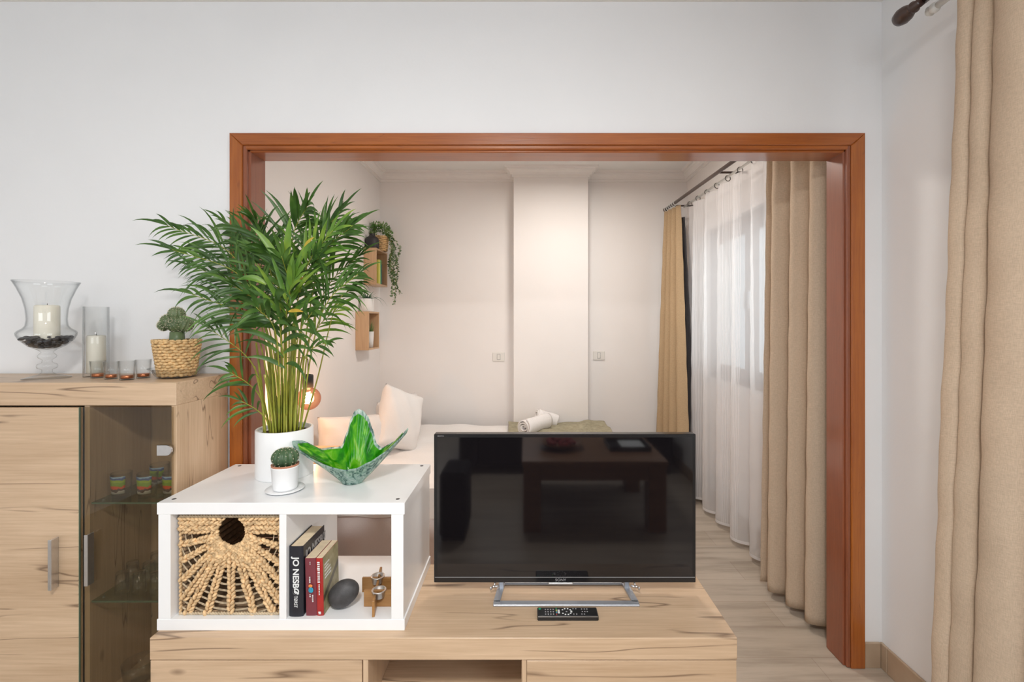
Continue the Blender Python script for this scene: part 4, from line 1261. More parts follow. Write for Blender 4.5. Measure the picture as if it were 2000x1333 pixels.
FR = [
 # base, path points, length, width, count, start, material, droop, spread
 (540, [(520, 650, 1.70), (455, 500, 1.70), (325, 440, 1.68)], .17, .012, 22, .52, 'leaf', .9, 46),
 (545, [(525, 660, 1.66), (470, 540, 1.62), (335, 487, 1.58)], .16, .011, 20, .50, 'leaf', .8, 42),
 (535, [(520, 680, 1.74), (480, 570, 1.76), (375, 520, 1.78)], .16, .011, 18, .48, 'leaf', .7, 44),
 (530, [(515, 700, 1.64), (480, 620, 1.58), (375, 575, 1.55)], .17, .012, 14, .52, 'leaf', 1.2, 50),
 (528, [(505, 740, 1.66), (475, 690, 1.60), (405, 640, 1.57)], .14, .010, 9, .60, 'leaf', .9, 50),
 (530, [(510, 780, 1.66), (485, 750, 1.60), (450, 728, 1.57)], .11, .014, 5, .60, 'leaf', 1.2, 55),
 (528, [(520, 820, 1.63), (500, 800, 1.60), (470, 783, 1.58)], .10, .012, 4, .55, 'leaf', 1.2, 55),
 (550, [(535, 640, 1.76), (500, 500, 1.80), (440, 436, 1.80)], .15, .013, 18, .50, 'leaf', .9, 46),
 (555, [(545, 620, 1.70), (515, 480, 1.68), (500, 430, 1.62)], .16, .014, 16, .48, 'leaf', .7, 50),
 (560, [(560, 620, 1.72), (570, 470, 1.72), (600, 402, 1.66)], .18, .016, 18, .50, 'leaf', .6, 50),
 (575, [(590, 620, 1.74), (620, 480, 1.76), (665, 412, 1.74)], .17, .014, 18, .50, 'leaf', .6, 44),
 (580, [(600, 640, 1.70), (630, 500, 1.66), (690, 440, 1.62)], .17, .014, 18, .48, 'leaf', .7, 44),
 (585, [(605, 660, 1.76), (640, 560, 1.80), (700, 500, 1.80)], .15, .012, 16, .52, 'leaf', .8, 44),
 (585, [(610, 680, 1.66), (640, 590, 1.60), (700, 535, 1.56)], .15, .012, 14, .52, 'leaf', .9, 46),
 (590, [(620, 740, 1.74), (655, 600, 1.72), (690, 562, 1.68)], .12, .012, 5, .86, 'leaf', 1.3, 30),
 (560, [(560, 700, 1.60), (560, 600, 1.54), (575, 540, 1.50)], .17, .020, 8, .50, 'leaf_l', .4, 34),
 (545, [(545, 720, 1.60), (535, 640, 1.52), (500, 600, 1.46)], .14, .022, 5, .62, 'leaf', 1.7, 60),
 (570, [(575, 720, 1.62), (585, 650, 1.54), (610, 610, 1.48)], .14, .018, 7, .55, 'leaf', 1.5, 55),
 (552, [(550, 660, 1.68), (540, 540, 1.64), (520, 480, 1.58)], .17, .017, 16, .42, 'leaf', .8, 55),
 (565, [(570, 660, 1.70), (590, 560, 1.66), (625, 500, 1.60)], .16, .016, 14, .42, 'leaf', .7, 50),
 (560, [(555, 680, 1.74), (560, 590, 1.76), (545, 520, 1.78)], .17, .017, 14, .40, 'leaf', .7, 55),
 (575, [(590, 700, 1.78), (620, 640, 1.80), (665, 600, 1.80)], .14, .012, 10, .55, 'leaf_l', .8, 46),
 (548, [(535, 690, 1.62), (510, 600, 1.56), (460, 560, 1.50)], .16, .015, 12, .48, 'leaf', 1.1, 52),
 (568, [(575, 640, 1.66), (600, 520, 1.62), (650, 450, 1.58)], .17, .015, 14, .48, 'leaf_l', .7, 42),
 (558, [(560, 740, 1.62), (550, 670, 1.56), (545, 620, 1.52)], .15, .020, 8, .38, 'leaf', 1.4, 55),
 (580, [(590, 740, 1.64), (600, 690, 1.58), (640, 668, 1.55)], .10, .012, 5, .55, 'leaf', .8, 40),
 (550, [(548, 600, 1.72), (530, 500, 1.74), (480, 460, 1.74)], .17, .015, 16, .45, 'leaf', .9, 52),
 (562, [(565, 650, 1.64), (565, 560, 1.58), (550, 500, 1.52)], .16, .017, 12, .45, 'leaf', .9, 52),
]
for i, (b, pts, L_, w_, n_, s_, m_, dr_, sp_) in enumerate(FR):
    frond(base(b, 1.66+.09*((i*37) % 10)/10), [P(*p) for p in pts], L_, w_, n_, s_, m_, dr_, sp_)
for (x, y, yy, a, dy_, b_, L_, w_, dr_) in ((532, 596, 1.50, -.8, -.1, .35, .17, .027, 2.6), (538, 592, 1.50, .25, -.2, .5, .15, .029, 3.2), (512, 578, 1.52, -.9, -.1, .45, .15, .022, 2.2),
        (575, 596, 1.52, .8, -.1, .45, .15, .022, 2.3), (500, 640, 1.52, -.8, -.2, .3, .13, .022, 2.0), (520, 556, 1.52, -.7, -.2, .6, .13, .024, 2.4), (590, 610, 1.54, .6, -.2, .2, .13, .02, 1.8),
        (530, 640, 1.55, -.3, -.3, .2, .15, .028, 1.6), (565, 640, 1.55, .2, -.3, .3, .15, .03, 1.8), (548, 520, 1.54, -.35, -.1, .8, .16, .022, .8), (560, 515, 1.54, .1, -.1, .9, .16, .024, .8), (575, 530, 1.54, .4, -.1, .8, .15, .022, 1.0)):
    mb = MB(); leaflet(mb, P(x, y, yy), Vector((a, dy_, b_)), L_, w_, dr_, Vector((.1, -1, .6)))
    mb.build('broad_leaflet', M['leaf_l' if y < 560 else 'leaf'], pot, fixn=False)
for (x, y, yy, a, b_) in ((606, 470, 1.6, .6, .8), (590, 505, 1.58, .4, .9), (585, 540, 1.55, .3, .2), (575, 595, 1.5, .9, .2)):
    mb = MB(); leaflet(mb, P(x-12, y+14, yy), Vector((a, -.1, b_)), .055, .012, .6, Vector((0, -1, .3)))
    mb.build('yellow_leaflet', M['leaf_y'], pot, fixn=False)['label'] = 'yellowing leaflet'
mbs = []
for i in range(22):       # bare canes
    a = rp.random()*2*pi; q = sqrt(rp.random())*.055
    bx_, by_ = PXc-.010+q*cos(a), PYc-.005+q*sin(a)
    hgt = rp.uniform(.22, .46)
    dx = (bx_-PXc)*rp.uniform(.3, 1.0)+rp.uniform(-.012, .012)
    mb = MB()
    p0 = Vector((bx_, by_, WH+.148)); p1 = p0+Vector((dx*.35, (by_-PYc)*.2, hgt*.5)); p2 = p0+Vector((dx, (by_-PYc)*.6, hgt))
    pp = bez([p0, p1, p2], 12)
    r0 = rp.uniform(.0035, .0058)
    mb.tube(pp, [r0*(1-.4*j/12)*(1.12 if j in (4, 8) else 1) for j in range(13)], 7)
    mb.build('cane', M['cane'], pot)

# ================================================================== TV
TY = 1.620
tx0, tx1 = at(847.5, 0, TY).x, at(1359, 0, TY).x
tz1, tz0 = at(0, 848.5, TY).z, at(0, 1139, TY).z
tv = thing('television', ((tx0+tx1)/2, TY, CT_), 'flat black television on a silver loop stand on the oak console', 'television')
MB().box(tx0, tx1, TY, TY+.032, tz0, tz1, .002).build('bezel', M['bezel'], tv)
mb = MB(); mb.box(tx0+.08, tx1-.08, TY+.032, TY+.062, tz0+.02, tz1-.1, .01); mb.build('rear_housing', M['black_matt'], tv)
b_ = .011
MB().box(tx0+b_, tx1-b_, TY-.0012, TY+.002, tz0+.0215, tz1-b_, .0003).build('screen', M['screen'], tv)['label'] = 'glossy dark screen'
MB().box(tx0+.004, tx1-.004, TY-.0022, TY-.0002, tz0+.0190, tz0+.0205, 0).build('bezel_line', M['ink_grey'], tv)
xm = at(1095, 0, TY).x
mb = MB(); mb.box(xm-.043, xm+.043, TY-.002, TY+.016, tz0-.006, tz0+.0005, .002); mb.build('sensor_bar', M['steel'], tv)
txt('brand_lettering', 'SONY', .0125, M['ink_grey'], tv, (xm-.019, TY-.0006, tz0+.0098), (radians(90), 0, 0), 1.15, .0)
txt('brand_lettering', 'BRAVIA', .0055, M['ink_grey'], tv, (tx0+.013, TY-.0018, tz1-.0065), (radians(90), 0, 0), 1.2, .0)
# loop stand
def loop(mb, pts_out, pts_in, y, t):
    pass
sx0, sx1 = at(963, 0, 1.556).x, at(1250, 0, 1.556).x
mb = MB()
zb = CT_
yf, yb_ = 1.556, 1.690
w_ = .022
# front bar (flat) and two side bars which rise towards the set
mb.box(sx0, sx1, yf, yf+.026, zb, zb+.007, .002)
for sgn, xa in ((1, sx0), (-1, sx1)):
    xs = xa; xe = xa+sgn*.012
    v = []
    for (yy, xx, zz) in ((yf+.004, xs, zb), (TY+.012, xe, zb+.0), (TY+.012, xe, zb)):
        pass
    A = [(xs, yf+.02, zb), (xs+sgn*w_, yf+.02, zb), (xs+sgn*w_, yf+.02, zb+.007), (xs, yf+.02, zb+.007)]
    B = [(xe, yb_, zb), (xe+sgn*w_, yb_, zb), (xe+sgn*w_, yb_, zb+.007), (xe, yb_, zb+.007)]
    mb.add(A+B, [[0,1,2,3], [4,5,6,7], [0,1,5,4], [1,2,6,5], [2,3,7,6], [3,0,4,7]])
mb.box(sx0+.012, sx1-.012, yb_-.006, yb_+.010, zb, zb+.007, .002)
for sgn, xa in ((1, sx0), (-1, sx1)):       # uprights into the back of the set
    x_ = xa+sgn*.014
    mb.box(min(x_, x_+sgn*.018), max(x_, x_+sgn*.018), TY+.034, TY+.046, zb+.005, tz0+.05, .002)
mb.build('stand', M['silver'], tv)['label'] = 'silver grey loop stand'
for sgn, xa in ((1, sx0), (-1, sx1)):
    mb = MB(); c = Vector((xa+sgn*.004, TY+.0, tz0-.014))
    mb.tube([c+Vector((-.012*sgn, 0, -.002)), c+Vector((.012*sgn, 0, .004))], .0035, 8)
    mb.ell(c+Vector((-.016*sgn, -.004, -.004)), (.004, .003, .007), None, 10, 6); mb.ell(c+Vector((-.006*sgn, -.006, .004)), (.006, .004, .004), None, 10, 6)
    mb.tube([c+Vector((-.004*sgn, .002, .002)), c+Vector((-.002*sgn, .016, .012))], .003, 6)
    mb.build('wing_screw', M['steel'], tv)

# ------ remote control
rx0, rx1 = at(1049.5, 0, 1.488).x, at(1169, 0, 1.488).x
ry0, ry1 = 1.482, 1.532
rc = thing('remote_control', ((rx0+rx1)/2, 1.51, CT_), 'black remote control lying in front of the television stand', 'remote control')
MB().box(rx0, rx1, ry0, ry1, CT_, CT_+.0155, .003).build('body', M['black_pl'], rc)
MB().box(rx0+.002, rx1-.002, ry0-.0004, ry0+.001, CT_+.0140, CT_+.0152, 0).build('trim_line', M['steel'], rc)
zt = CT_+.0155
def btn(name, cells, m, h=.0011):
    for (x, y, sx, sy) in cells:
        mb = MB(); mb.box(rx0+x-sx/2, rx0+x+sx/2, ry0+y-sy/2, ry0+y+sy/2, zt-.0005, zt+h, .0004); mb.build(name, m, rc)
cells = []
for i in range(4):
    for j in range(3): cells.append((.027+.0085*i, .012+.012*j, .004, .005))
for (x, y) in ((.118, .012), (.118, .040), (.127, .012), (.127, .040), (.144, .012), (.152, .012), (.147, .025), (.155, .025), (.163, .025), (.146, .038), (.155, .038), (.163, .038)):
    cells.append((x, y, .004, .004))
btn('button', cells, M['ink_grey'])
btn('power_button', [(.0085, .039, .007, .006)], M['ink_green'])
btn('wide_button', [(.0700, .025, .007, .018)], M['ink_white'])
for k_, m_ in enumerate(('ink_green', 'ink_yellow', 'ink_blue', 'book_red')):
    btn('colour_button', [(.0625, .040-.0095*k_, .003, .008)], M[m_])
for k_ in range(10):
    a = 2*pi*k_/10
    if k_ in (5,): continue
    btn('ring_button', [(.0955+.0155*cos(a), .025+.0155*sin(a), .005 if k_ else .006, .004 if k_ else .008)], M['ink_white'])
btn('centre_button', [(.0955, .025, .005, .005)], M['ink_grey'])

# ================================================================== BEDROOM
# ------ bed
BZt, BY0, BY1, BX0, BX1 = .508, 2.62, 4.045, -1.325, .69
bed = thing('bed', (-.3, 3.4, 0), 'bed with white sheet and pale pinkish skirt filling the far room corner', 'bed')
mb = MB(); rr = random.Random(4)
def sheet(u, v):
    x = BX0+(BX1-BX0)*u; y = BY0+(BY1-BY0)*v
    z = BZt+.006*sin(7*x+3*y)+.004*sin(19*x-11*y)+.003*sin(31*y+5*x)
    e = min(1, min(v, 1)*(BY1-BY0)/.05); z -= .03*(1-e)**2
    e2 = min(1, (1-u)*(BX1-BX0)/.05); z -= .03*(1-e2)**2
    return (x, y, z)
mb.grid(sheet, 110, 90)
mb.grid(lambda u, v: (BX0+(BX1-BX0)*u, BY0-.004+.008*sin(u*33+v*3)*v+.006*sin(u*61+2)*v, sheet(u, 0)[2]-(.165+.012*(1-u))*v), 140, 14)
mb.grid(lambda u, v: (BX1+.004+.006*sin(u*30)*v, BY0+(BY1-BY0)*u, sheet(1, u)[2]-.17*v), 60, 8)
mb.build('sheet', M['linen'], bed, fixn=False)
mb = MB()
mb.grid(lambda u, v: (BX0+.01+(BX1-BX0-.02)*u, BY0+.008+.008*sin(u*46+v*4)*(.3+v)+.006*sin(u*17-v*5), .36-.34*v), 160, 20)
mb.grid(lambda u, v: (BX1-.008+.006*sin(u*40)*v, BY0+.01+(BY1-BY0-.02)*u, .36-.34*v), 60, 10)
mb.build('bed_skirt', M['skirt'], bed, fixn=False)['label'] = 'pale pinkish bed skirt'
mb = MB(); mb.box(BX0+.02, BX1-.03, BY0+.05, BY1-.01, .30, .46, .02); mb.build('mattress', M['linen'], bed)
mb = MB(); mb.box(BX0+.02, BX1-.04, BY0+.06, BY1-.01, .0, .30, .01); mb.build('bed_base', M['skirt'], bed)

def pillow(name, c, w, h, t, rot, label, m='linen', seed=0):
    mb = MB(); rr = random.Random(seed)
    ph = rr.random()*6
    def pf(sgn):
        def f(u, v):
            a, b = 2*u-1, 2*v-1
            ea, eb = (1-abs(a)**2.6), (1-abs(b)**2.6)
            th = t/2*(max(0, ea)*max(0, eb))**.42
            pin = 1-.06*(abs(a)**3*(1-b*b)+abs(b)**3*(1-a*a))
            wr = .004*sin(a*9+b*5+ph)+.006*sin(b*11-a*4+ph*2)*abs(a*b)
            return Vector((a*w/2*(1-.07*(1-b*b)*0-.05*abs(a)*(1-b*b)), sgn*(th+wr*(1 if th > .01 else 0)), b*h/2*(1-.05*abs(b)*(1-a*a))))
        return f
    R3 = rot.to_3x3()
    for s_ in (1, -1):
        g = pf(s_)
        mb.grid(lambda u, v: Vector(c)+R3 @ g(u, v), 30, 30)
    o = mb.build(name, M[m]); tag(o, label, 'pillow', 'pillows on the bed')
    import bmesh
    bm = bmesh.new(); bm.from_mesh(o.data); bmesh.ops.remove_doubles(bm, verts=bm.verts, dist=.0005); bmesh.ops.recalc_face_normals(bm, faces=bm.faces); bm.to_mesh(o.data); bm.free()
    return o
E = lambda x, y, z: Matrix.Rotation(radians(z), 4, 'Z') @ Matrix.Rotation(radians(y), 4, 'Y') @ Matrix.Rotation(radians(x), 4, 'X')
pillow('pillow', (-.895, 3.28, .722), .40, .42, .17, E(-8, 22, 62), 'white pillow propped upright on its corner, nearest the back wall', seed=1)
pillow('pillow', (-1.120, 2.98, .660), .46, .30, .17, E(-12, 6, 50), 'white pillow slumped against the left wall, behind the green glass bowl', seed=2)
pillow('pillow', (-1.00, 3.66, .665), .50, .30, .16, E(-10, 0, 70), 'white pillow hidden mostly behind the upright one', seed=3)
# ------ throw and towels
mb = MB()
def thr(u, v):
    x = -.155+.83*u+.02*(1-v); y = 3.50+.53*v
    z = BZt+.024+.006*sin(u*18+v*3)+.007*sin(u*7+v*14)+.02*math.exp(-((u-.62-.2*v)**2)/.004)
    return (x, y, z)
mb.grid(thr, 80, 60)
o = mb.build('throw_blanket', M['olive'], fixn=False, solid=.012); tag(o, 'olive green folded throw on the far end of the bed behind the television', 'blanket')
def roll(name, a, b, R, label):
    t = thing(name, a, label, 'towel', 'rolled towels on the bed')
    a, b = Vector(a), Vector(b); d = (b-a).normalized(); s = d.cross(Vector((0, 0, 1))).normalized(); up = s.cross(d)
    L = (b-a).length
    def f(u, v):
        th = 2*pi*3.2*u; r = R*(.18+.82*u)*(1+.03*sin(v*9+th))
        return a+d*(L*v+.006*sin(th*1.3))+s*cos(th)*r+up*sin(th)*r
    mb = MB(); mb.grid(f, 110, 14)
    mb.build('rolled_cloth', M['towel'], t, fixn=False, solid=.008)
    return t
roll('towel', at(1022, 836, 3.60), at(1066, 822, 3.86), .068, 'white rolled towel with its spiral end showing above the television')
roll('towel', at(1047, 812, 3.93), at(1086, 826, 3.97)+Vector((0, 0, .01)), .062, 'white towel roll leaning up behind the spiral-ended one')

# ------ bedside table and hanging bulb
nt_ = thing('bedside_table', (-1.185, 2.36, 0), 'small brown wooden bedside table below the glowing bulb', 'bedside table')
NZ = .735
mb = MB(); mb.box(-1.325, -1.02, 2.18, 2.54, NZ-.022, NZ, .003); mb.build('table_top', M['oak_box'], nt_)
mb = MB(); mb.box(-1.31, -1.035, 2.20, 2.52, NZ-.17, NZ-.022, .002); mb.build('drawer_box', M['mah_j'], nt_)
for x in (-1.30, -1.06):
    for y in (2.21, 2.49):
        MB().box(x, x+.025, y, y+.025, 0, NZ-.17, .002).build('leg', M['mah_j'], nt_)

lc = at(603, 779, 2.45)
lp = thing('hanging_bulb_lamp', (lc.x, lc.y, lc.z), 'glowing amber globe bulb hanging from a black wall arm beside the palm', 'lamp')
rB = .0605
MB().ell(lc, (rB, rB, rB), None, 40, 24).build('bulb', M['amber'], lp)
tops = lc+Vector((-.004, 0, rB))
MB().lathe([(0, -.012), (.014, -.012), (.016, -.004), (.027, 0), (.027, .060), (.024, .066), (.006, .070), (0, .070)], tops, 24).build('socket', M['black_matt'], lp)
arm = [tops+Vector((0, 0, .068)), tops+Vector((0, 0, .13)), tops+Vector((-.01, .01, .150)), tops+Vector((-.05, .01, .155)), Vector((XL2+.004, lc.y+.02, tops.z+.155))]
MB().tube(bez(arm, 24), .0028, 8).build('cord', M['black_matt'], lp)
MB().lathe([(0, 0), (.03, 0), (.03, .012), (0, .014)], Vector((XL2, lc.y+.02, tops.z+.155)), 20, M=Matrix.Rotation(radians(90), 3, 'Y')).build('wall_plate', M['black_matt'], lp)
mb = MB()
pts = []
for i in range(61):
    t = i/60; pts.append(lc+Vector((-.006+.014*cos(t*2*pi*4), .014*sin(t*2*pi*4), -.034+.070*t)))
mb.tube(pts, .0016, 6); mb.build('filament', M['filament'], lp)
pl = bpy.data.lights.new('bulb_light', 'POINT'); pl.energy = 6; pl.color = (1.0, .66, .36); pl.shadow_soft_size = .03
po = bpy.data.objects.new('bulb_light', pl); COL.objects.link(po); po.location = lc

# ------ box shelves on the left wall
def box_shelf(name, y0, y1, z0, z1, d, label):
    t = thing(name, (XL2, (y0+y1)/2, z0), label, 'wall shelf', 'box shelves on the left wall')
    x0, x1, T_ = XL2+.0005, XL2+d, .014
    MB().box(x0, x1, y0, y1, z0, z0+T_, .001).build('bottom_board', M['oak_box'], t)
    MB().box(x0, x1, y0, y1, z1-T_, z1, .001).build('top_board', M['oak_box'], t)
    MB().box(x0, x1, y0, y0+T_, z0+T_, z1-T_, .001).build('side_board', M['oak_box'], t)
    MB().box(x0, x1, y1-T_, y1, z0+T_, z1-T_, .001).build('side_board', M['oak_box'], t)
    MB().box(x0, x0+.004, y0+T_, y1-T_, z0+T_, z1-T_, 0).build('back_board', M['oak_box'], t)
    return t
A0, A1, AZ0, AZ1 = 3.78, 4.085, 1.716, 2.018
B0, B1, BZ0_, BZ1_ = 3.60, 3.86, 1.190, 1.493
D_ = .1035
box_shelf('box_shelf', A0, A1, AZ0, AZ1, D_, 'oak box shelf hanging upper and nearer the back wall, with coloured books inside')
box_shelf('box_shelf', B0, B1, BZ0_, BZ1_, D_, 'oak box shelf hanging lower, with a white potted plant inside')
for i, (c_, h_, lb) in enumerate((('ink_yellow', .20, 'thin yellow book nearest the camera in the upper box shelf'), ('ink_yellow', .205, 'second yellow book in the upper box shelf'),
                               ('ink_green', .205, 'green book between the yellow and the dark books in the upper box shelf'), ('book_navy', .17, 'dark book behind the green one in the upper box shelf'))):
    y = A0+.085+i*.024
    t = thing('small_book', (XL2+.05, y, AZ0+.014), lb, 'book', 'books in the upper box shelf')
    MB().box(XL2+.012, XL2+D_-.006, y, y+.021, AZ0+.0142, AZ0+.014+h_, .002).build('cover', M[c_], t)
    MB().box(XL2+.010, XL2+D_-.010, y+.002, y+.019, AZ0+.016, AZ0+.0145+h_, 0).build('pages', M['paper'], t)
# dark vase
vx, vy, s_ = XL2+.052, 3.835, 3.835/F
o = MB().lathe([(0, 0), (12.5*s_, 0), (13*s_, 2*s_), (13*s_, 17*s_), (11*s_, 21*s_), (6*s_, 24*s_), (5*s_, 28*s_), (6*s_, 29*s_), (4.5*s_, 29*s_), (4*s_, 24*s_), (0, 22*s_)], (vx, vy, AZ1), 32).build('vase', M['charcoal_cer'])
tag(o, 'small matt black round vase on top of the upper box shelf', 'vase')
# basket pot with shrub and trailing ivy
ux, uy, s_ = XL2+.078, 3.985, 3.98/F
up_ = thing('hanging_plant', (ux, uy, AZ1), 'woven pot with bushy green plant and trailing ivy on the upper box shelf', 'potted plant')
mb = MB(); weave(mb, (ux, uy, AZ1+.001), .046, .060, .128, 8, 14, .0025); mb.build('woven_pot', M['grass3'], up_)
MB().lathe([(0, .001), (.044, .001), (.058, .125), (0, .12)], (ux, uy, AZ1), 20).build('pot_liner', M['wicker_dark'], up_)
ri = random.Random(9)
def small_leaf(mb, p, d, L, w, mi=0):
    d = d.normalized(); s = d.orthogonal().normalized()
    s = (Matrix.Rotation(ri.random()*6.28, 3, d) @ s)
    n = s.cross(d)
    mb.add([p, p+d*L*.45-s*w/2+n*L*.06, p+d*L, p+d*L*.45+s*w/2+n*L*.06], [[0, 1, 2], [0, 2, 3]], True, mi)
mb = MB(); sc_ = Vector((ux-.008, uy-.01, AZ1+.165))
for i in range(900):
    v = Vector((ri.gauss(0, 1), ri.gauss(0, 1), ri.gauss(0, 1))).normalized()
    if v.z < -.5: continue
    r = ri.uniform(.035, .098)
    p = sc_+Vector((v.x*r, v.y*r, v.z*r*.85))
    if p.x < XL2+.004: continue
    small_leaf(mb, p, v+Vector((0, 0, .3)), ri.uniform(.014, .026), ri.uniform(.008, .013))
for v in mb.v: v.x = max(v.x, XL2+.003)
mb.build('foliage', M['leaf_s'], up_, fixn=False)['kind'] = 'stuff'
mb, stm = MB(), MB()
for (dx, dy, ln, sw) in ((.085, -.03, .40, .02), (.105, -.01, .56, -.01), (.075, .02, .32, .02), (.12, .0, .47, .035), (.095, -.05, .50, .0), (.110, .03, .38, -.01)):
    pts = [Vector((ux+.03, uy, AZ1+.135)), Vector((ux+dx*.7, uy+dy*.6, AZ1+.14))]
    for q in range(1, 9):
        pts.append(Vector((ux+dx+sw*sin(q*.9)+.02*q/8, uy+dy+.01*sin(q*1.3), AZ1+.11-ln*q/8)))
    path = bez(pts, 40); stm.tube(path, .0012, 5)
    for q, p in enumerate(path[3:]):
        for _ in range(3):
            small_leaf(mb, p, Vector((ri.uniform(-1, 1), ri.uniform(-1, 1), ri.uniform(-.8, .3))), ri.uniform(.014, .026), ri.uniform(.012, .018))
ivy = mb.build('trailing_ivy', M['leaf_i'], up_, fixn=False); ivy['kind'] = 'stuff'
stm.build('ivy_stems', M['cane'], ivy)
# aloe in white pot on the lower shelf
ax, ay = XL2+.055, 3.70
al = thing('potted_aloe', (ax, ay, BZ1_), 'spiky aloe in a white pot on top of the lower box shelf', 'potted plant')
MB().lathe([(0, 0), (.052, 0), (.054, .004), (.054, .100), (.050, .104), (.047, .100), (.047, .09), (0, .088)], (ax, ay, BZ1_), 32, rfun=lambda a, z: 1-.0).build('pot', M['white_matt'], al)
mb = MB()
def spike(mb, p, d, L, w, bend):
    pts = []; cur = d.normalized(); q = Vector(p)
    n = 6; rs = []
    for i in range(n+1):
        pts.append(q.copy()); rs.append(max(.0004, w*(1-(i/n)**1.5))); q = q+cur*L/n; cur = (cur+Vector((0, 0, bend/n))).normalized()
    for v in pts: v.x = max(v.x, XL2+.006)
    mb.tube(pts, rs, 6, flat=.45)
for i in range(18):
    a = i*2.4; el = .35+.9*(i/18)
    spike(mb, (ax, ay, BZ1_+.088), Vector((cos(a), sin(a), el*1.4)), ri.uniform(.08, .11), .008, -.3)
spike(mb, (ax+.03, ay-.02, BZ1_+.095), Vector((1, -.2, .5)), .15, .004, -2.4); spike(mb, (ax+.02, ay+.02, BZ1_+.095), Vector((.8, .3, .6)), .17, .004, -2.6)
mb.build('leaves', M['aloe'], al)
ix, iy = XL2+.062, 3.735
sp_ = thing('potted_succulent', (ix, iy, BZ0_+.014), 'narrow white pot with upright green plant inside the lower box shelf', 'potted plant')
MB().lathe([(0, 0), (.030, 0), (.037, .13), (.034, .13), (.030, .115), (0, .112)], (ix, iy, BZ0_+.014), 28).build('pot', M['white_matt'], sp_)
mb = MB()
for i in range(26):
    a = ri.random()*6.28; q = ri.random()*.024
    spike(mb, (ix+q*cos(a), iy+q*sin(a), BZ0_+.125), Vector((cos(a)*.22, sin(a)*.22, 1)), ri.uniform(.07, .125), .004, 0)
mb.build('leaves', M['leaf_s'], sp_)

# ------ wall switches
for px, py, lb in ((974, 697.5, 'white single wall switch plate left of the pillar'), (1169.5, 695, 'white single wall switch plate right of the pillar')):
    c = at(px, py, YB-.006)
    t = thing('wall_switch', (c.x, YB, c.z), lb, 'switch', 'wall switches')
    MB().box(c.x-.054, c.x+.054, YB-.009, YB-.0002, c.z-.040, c.z+.040, .003).build('plate', M['switch'], t)
    MB().box(c.x-.013, c.x+.013, YB-.013, YB-.009, c.z-.023, c.z+.023, .002).build('rocker', M['switch'], t)
    MB().box(c.x-.0155, c.x+.0155, YB-.0095, YB-.0088, c.z-.026, c.z+.026, .0).build('rocker_gap', M['ink_grey'], t)

# ================================================================== CURTAINS
def drape(name, p0, p1, z1, z0, folds, amp0, amp1, m, parent, flare=(0, 0), nrm=None, seed=0, nu=None, uv=False, solid=0, shift=(0, 0, 0), sharp=0.0, hemslope=0):
    """pleated cloth from p0 to p1 (plan points), top z1, hem z0; folds deepen from amp0 at the top to amp1 at the hem"""
    rr = random.Random(seed)
    p0, p1 = Vector((*p0, 0)), Vector((*p1, 0))
    d = (p1-p0); L = d.length; d.normalize(); n = Vector((-d.y, d.x, 0)) if nrm is None else Vector(nrm)
    jit = [rr.uniform(-.35, .35) for _ in range(int(folds)+3)]
    amp = [rr.uniform(.65, 1.25) for _ in range(int(folds)+3)]
    def f(u, v):
        # v=0 hem, v=1 top
        k = 1-v
        s = u*folds
        i = int(s); fr_ = s-i
        a = amp[i]*(1-fr_)+amp[i+1]*fr_
        j = jit[i]*(1-fr_)+jit[i+1]*fr_
        ph = 2*pi*(s+j*.35*(.3+.7*k))
        w_ = sin(ph)+sharp*.3*sin(2*ph+.6)
        A = (amp0+(amp1-amp0)*k**.7)*a
        c = p0+(p1-p0)*u - d*flare[0]*k*(1-u) + d*flare[1]*k*u
        q = c+n*(w_*A)+d*(.35*A*cos(ph)) + Vector(shift)*k
        wr = .0012*sin(47*v+9*u)+.0009*sin(83*v-20*u)
        return Vector((q.x+n.x*wr, q.y+n.y*wr, z0+(z1-z0)*v + hemslope*(u-.5)*k))
    nu = nu or int(folds*22)
    mb = MB(); mb.grid(f, nu, 60, uv=uv)
    return mb.build(name, m, parent, solid=solid, fixn=False)

# bedroom rod
RA, RB = Vector((1.225, 4.06, 2.40)), Vector((1.30, 2.05, 2.40))
rod = thing('curtain_rod', (RA+RB)/2, 'dark brown curtain rod running along the bedroom window wall', 'curtain rod')
dr_ = (RB-RA).normalized()
MB().tube([RA, RB], .0125, 16).build('pole', M['rod_brown'], rod)
MB().tube([RA-dr_*.03, RA-dr_*.028, RA-dr_*.01, RA+dr_*.01], [.006, .017, .017, .013], 16).build('finial', M['rod_brown'], rod)
for t_ in (.06, .5):
    p = RA+(RB-RA)*t_; MB().tube([p, Vector((XR-.0005, p.y, p.z-.0))], .007, 10).build('bracket', M['rod_brown'], rod)

# far beige curtain (with its dark lining showing at the window side)
cf = thing('curtain', (1.24, 3.9, 0), 'beige curtain gathered at the far end of the bedroom rod', 'curtain', 'beige bedroom curtains')
drape('cloth', (1.205, 4.055), (1.250, 3.775), 2.365, .03, 4.2, .014, .045, M['curtain_far'], cf, flare=(.02, .24), seed=5, shift=(-.06, 0, 0), solid=.002)
drape('lining', (1.268, 3.85), (1.290, 3.775), 2.27, .03, 1.3, .006, .010, M['lining'], cf, flare=(-.06, .20), seed=6, shift=(-.01, 0, 0))['label'] = 'dark grey lining edge'
for k in range(6):
    p = RA+(RB-RA)*(.008+.022*k)
    pts = [p+Vector((.019*cos(a), 0, -.004+.019*sin(a))) for a in [2*pi*i/20 for i in range(21)]]
    MB().tube(pts, .0025, 6, caps=False).build('ring', M['ring_white'], cf)
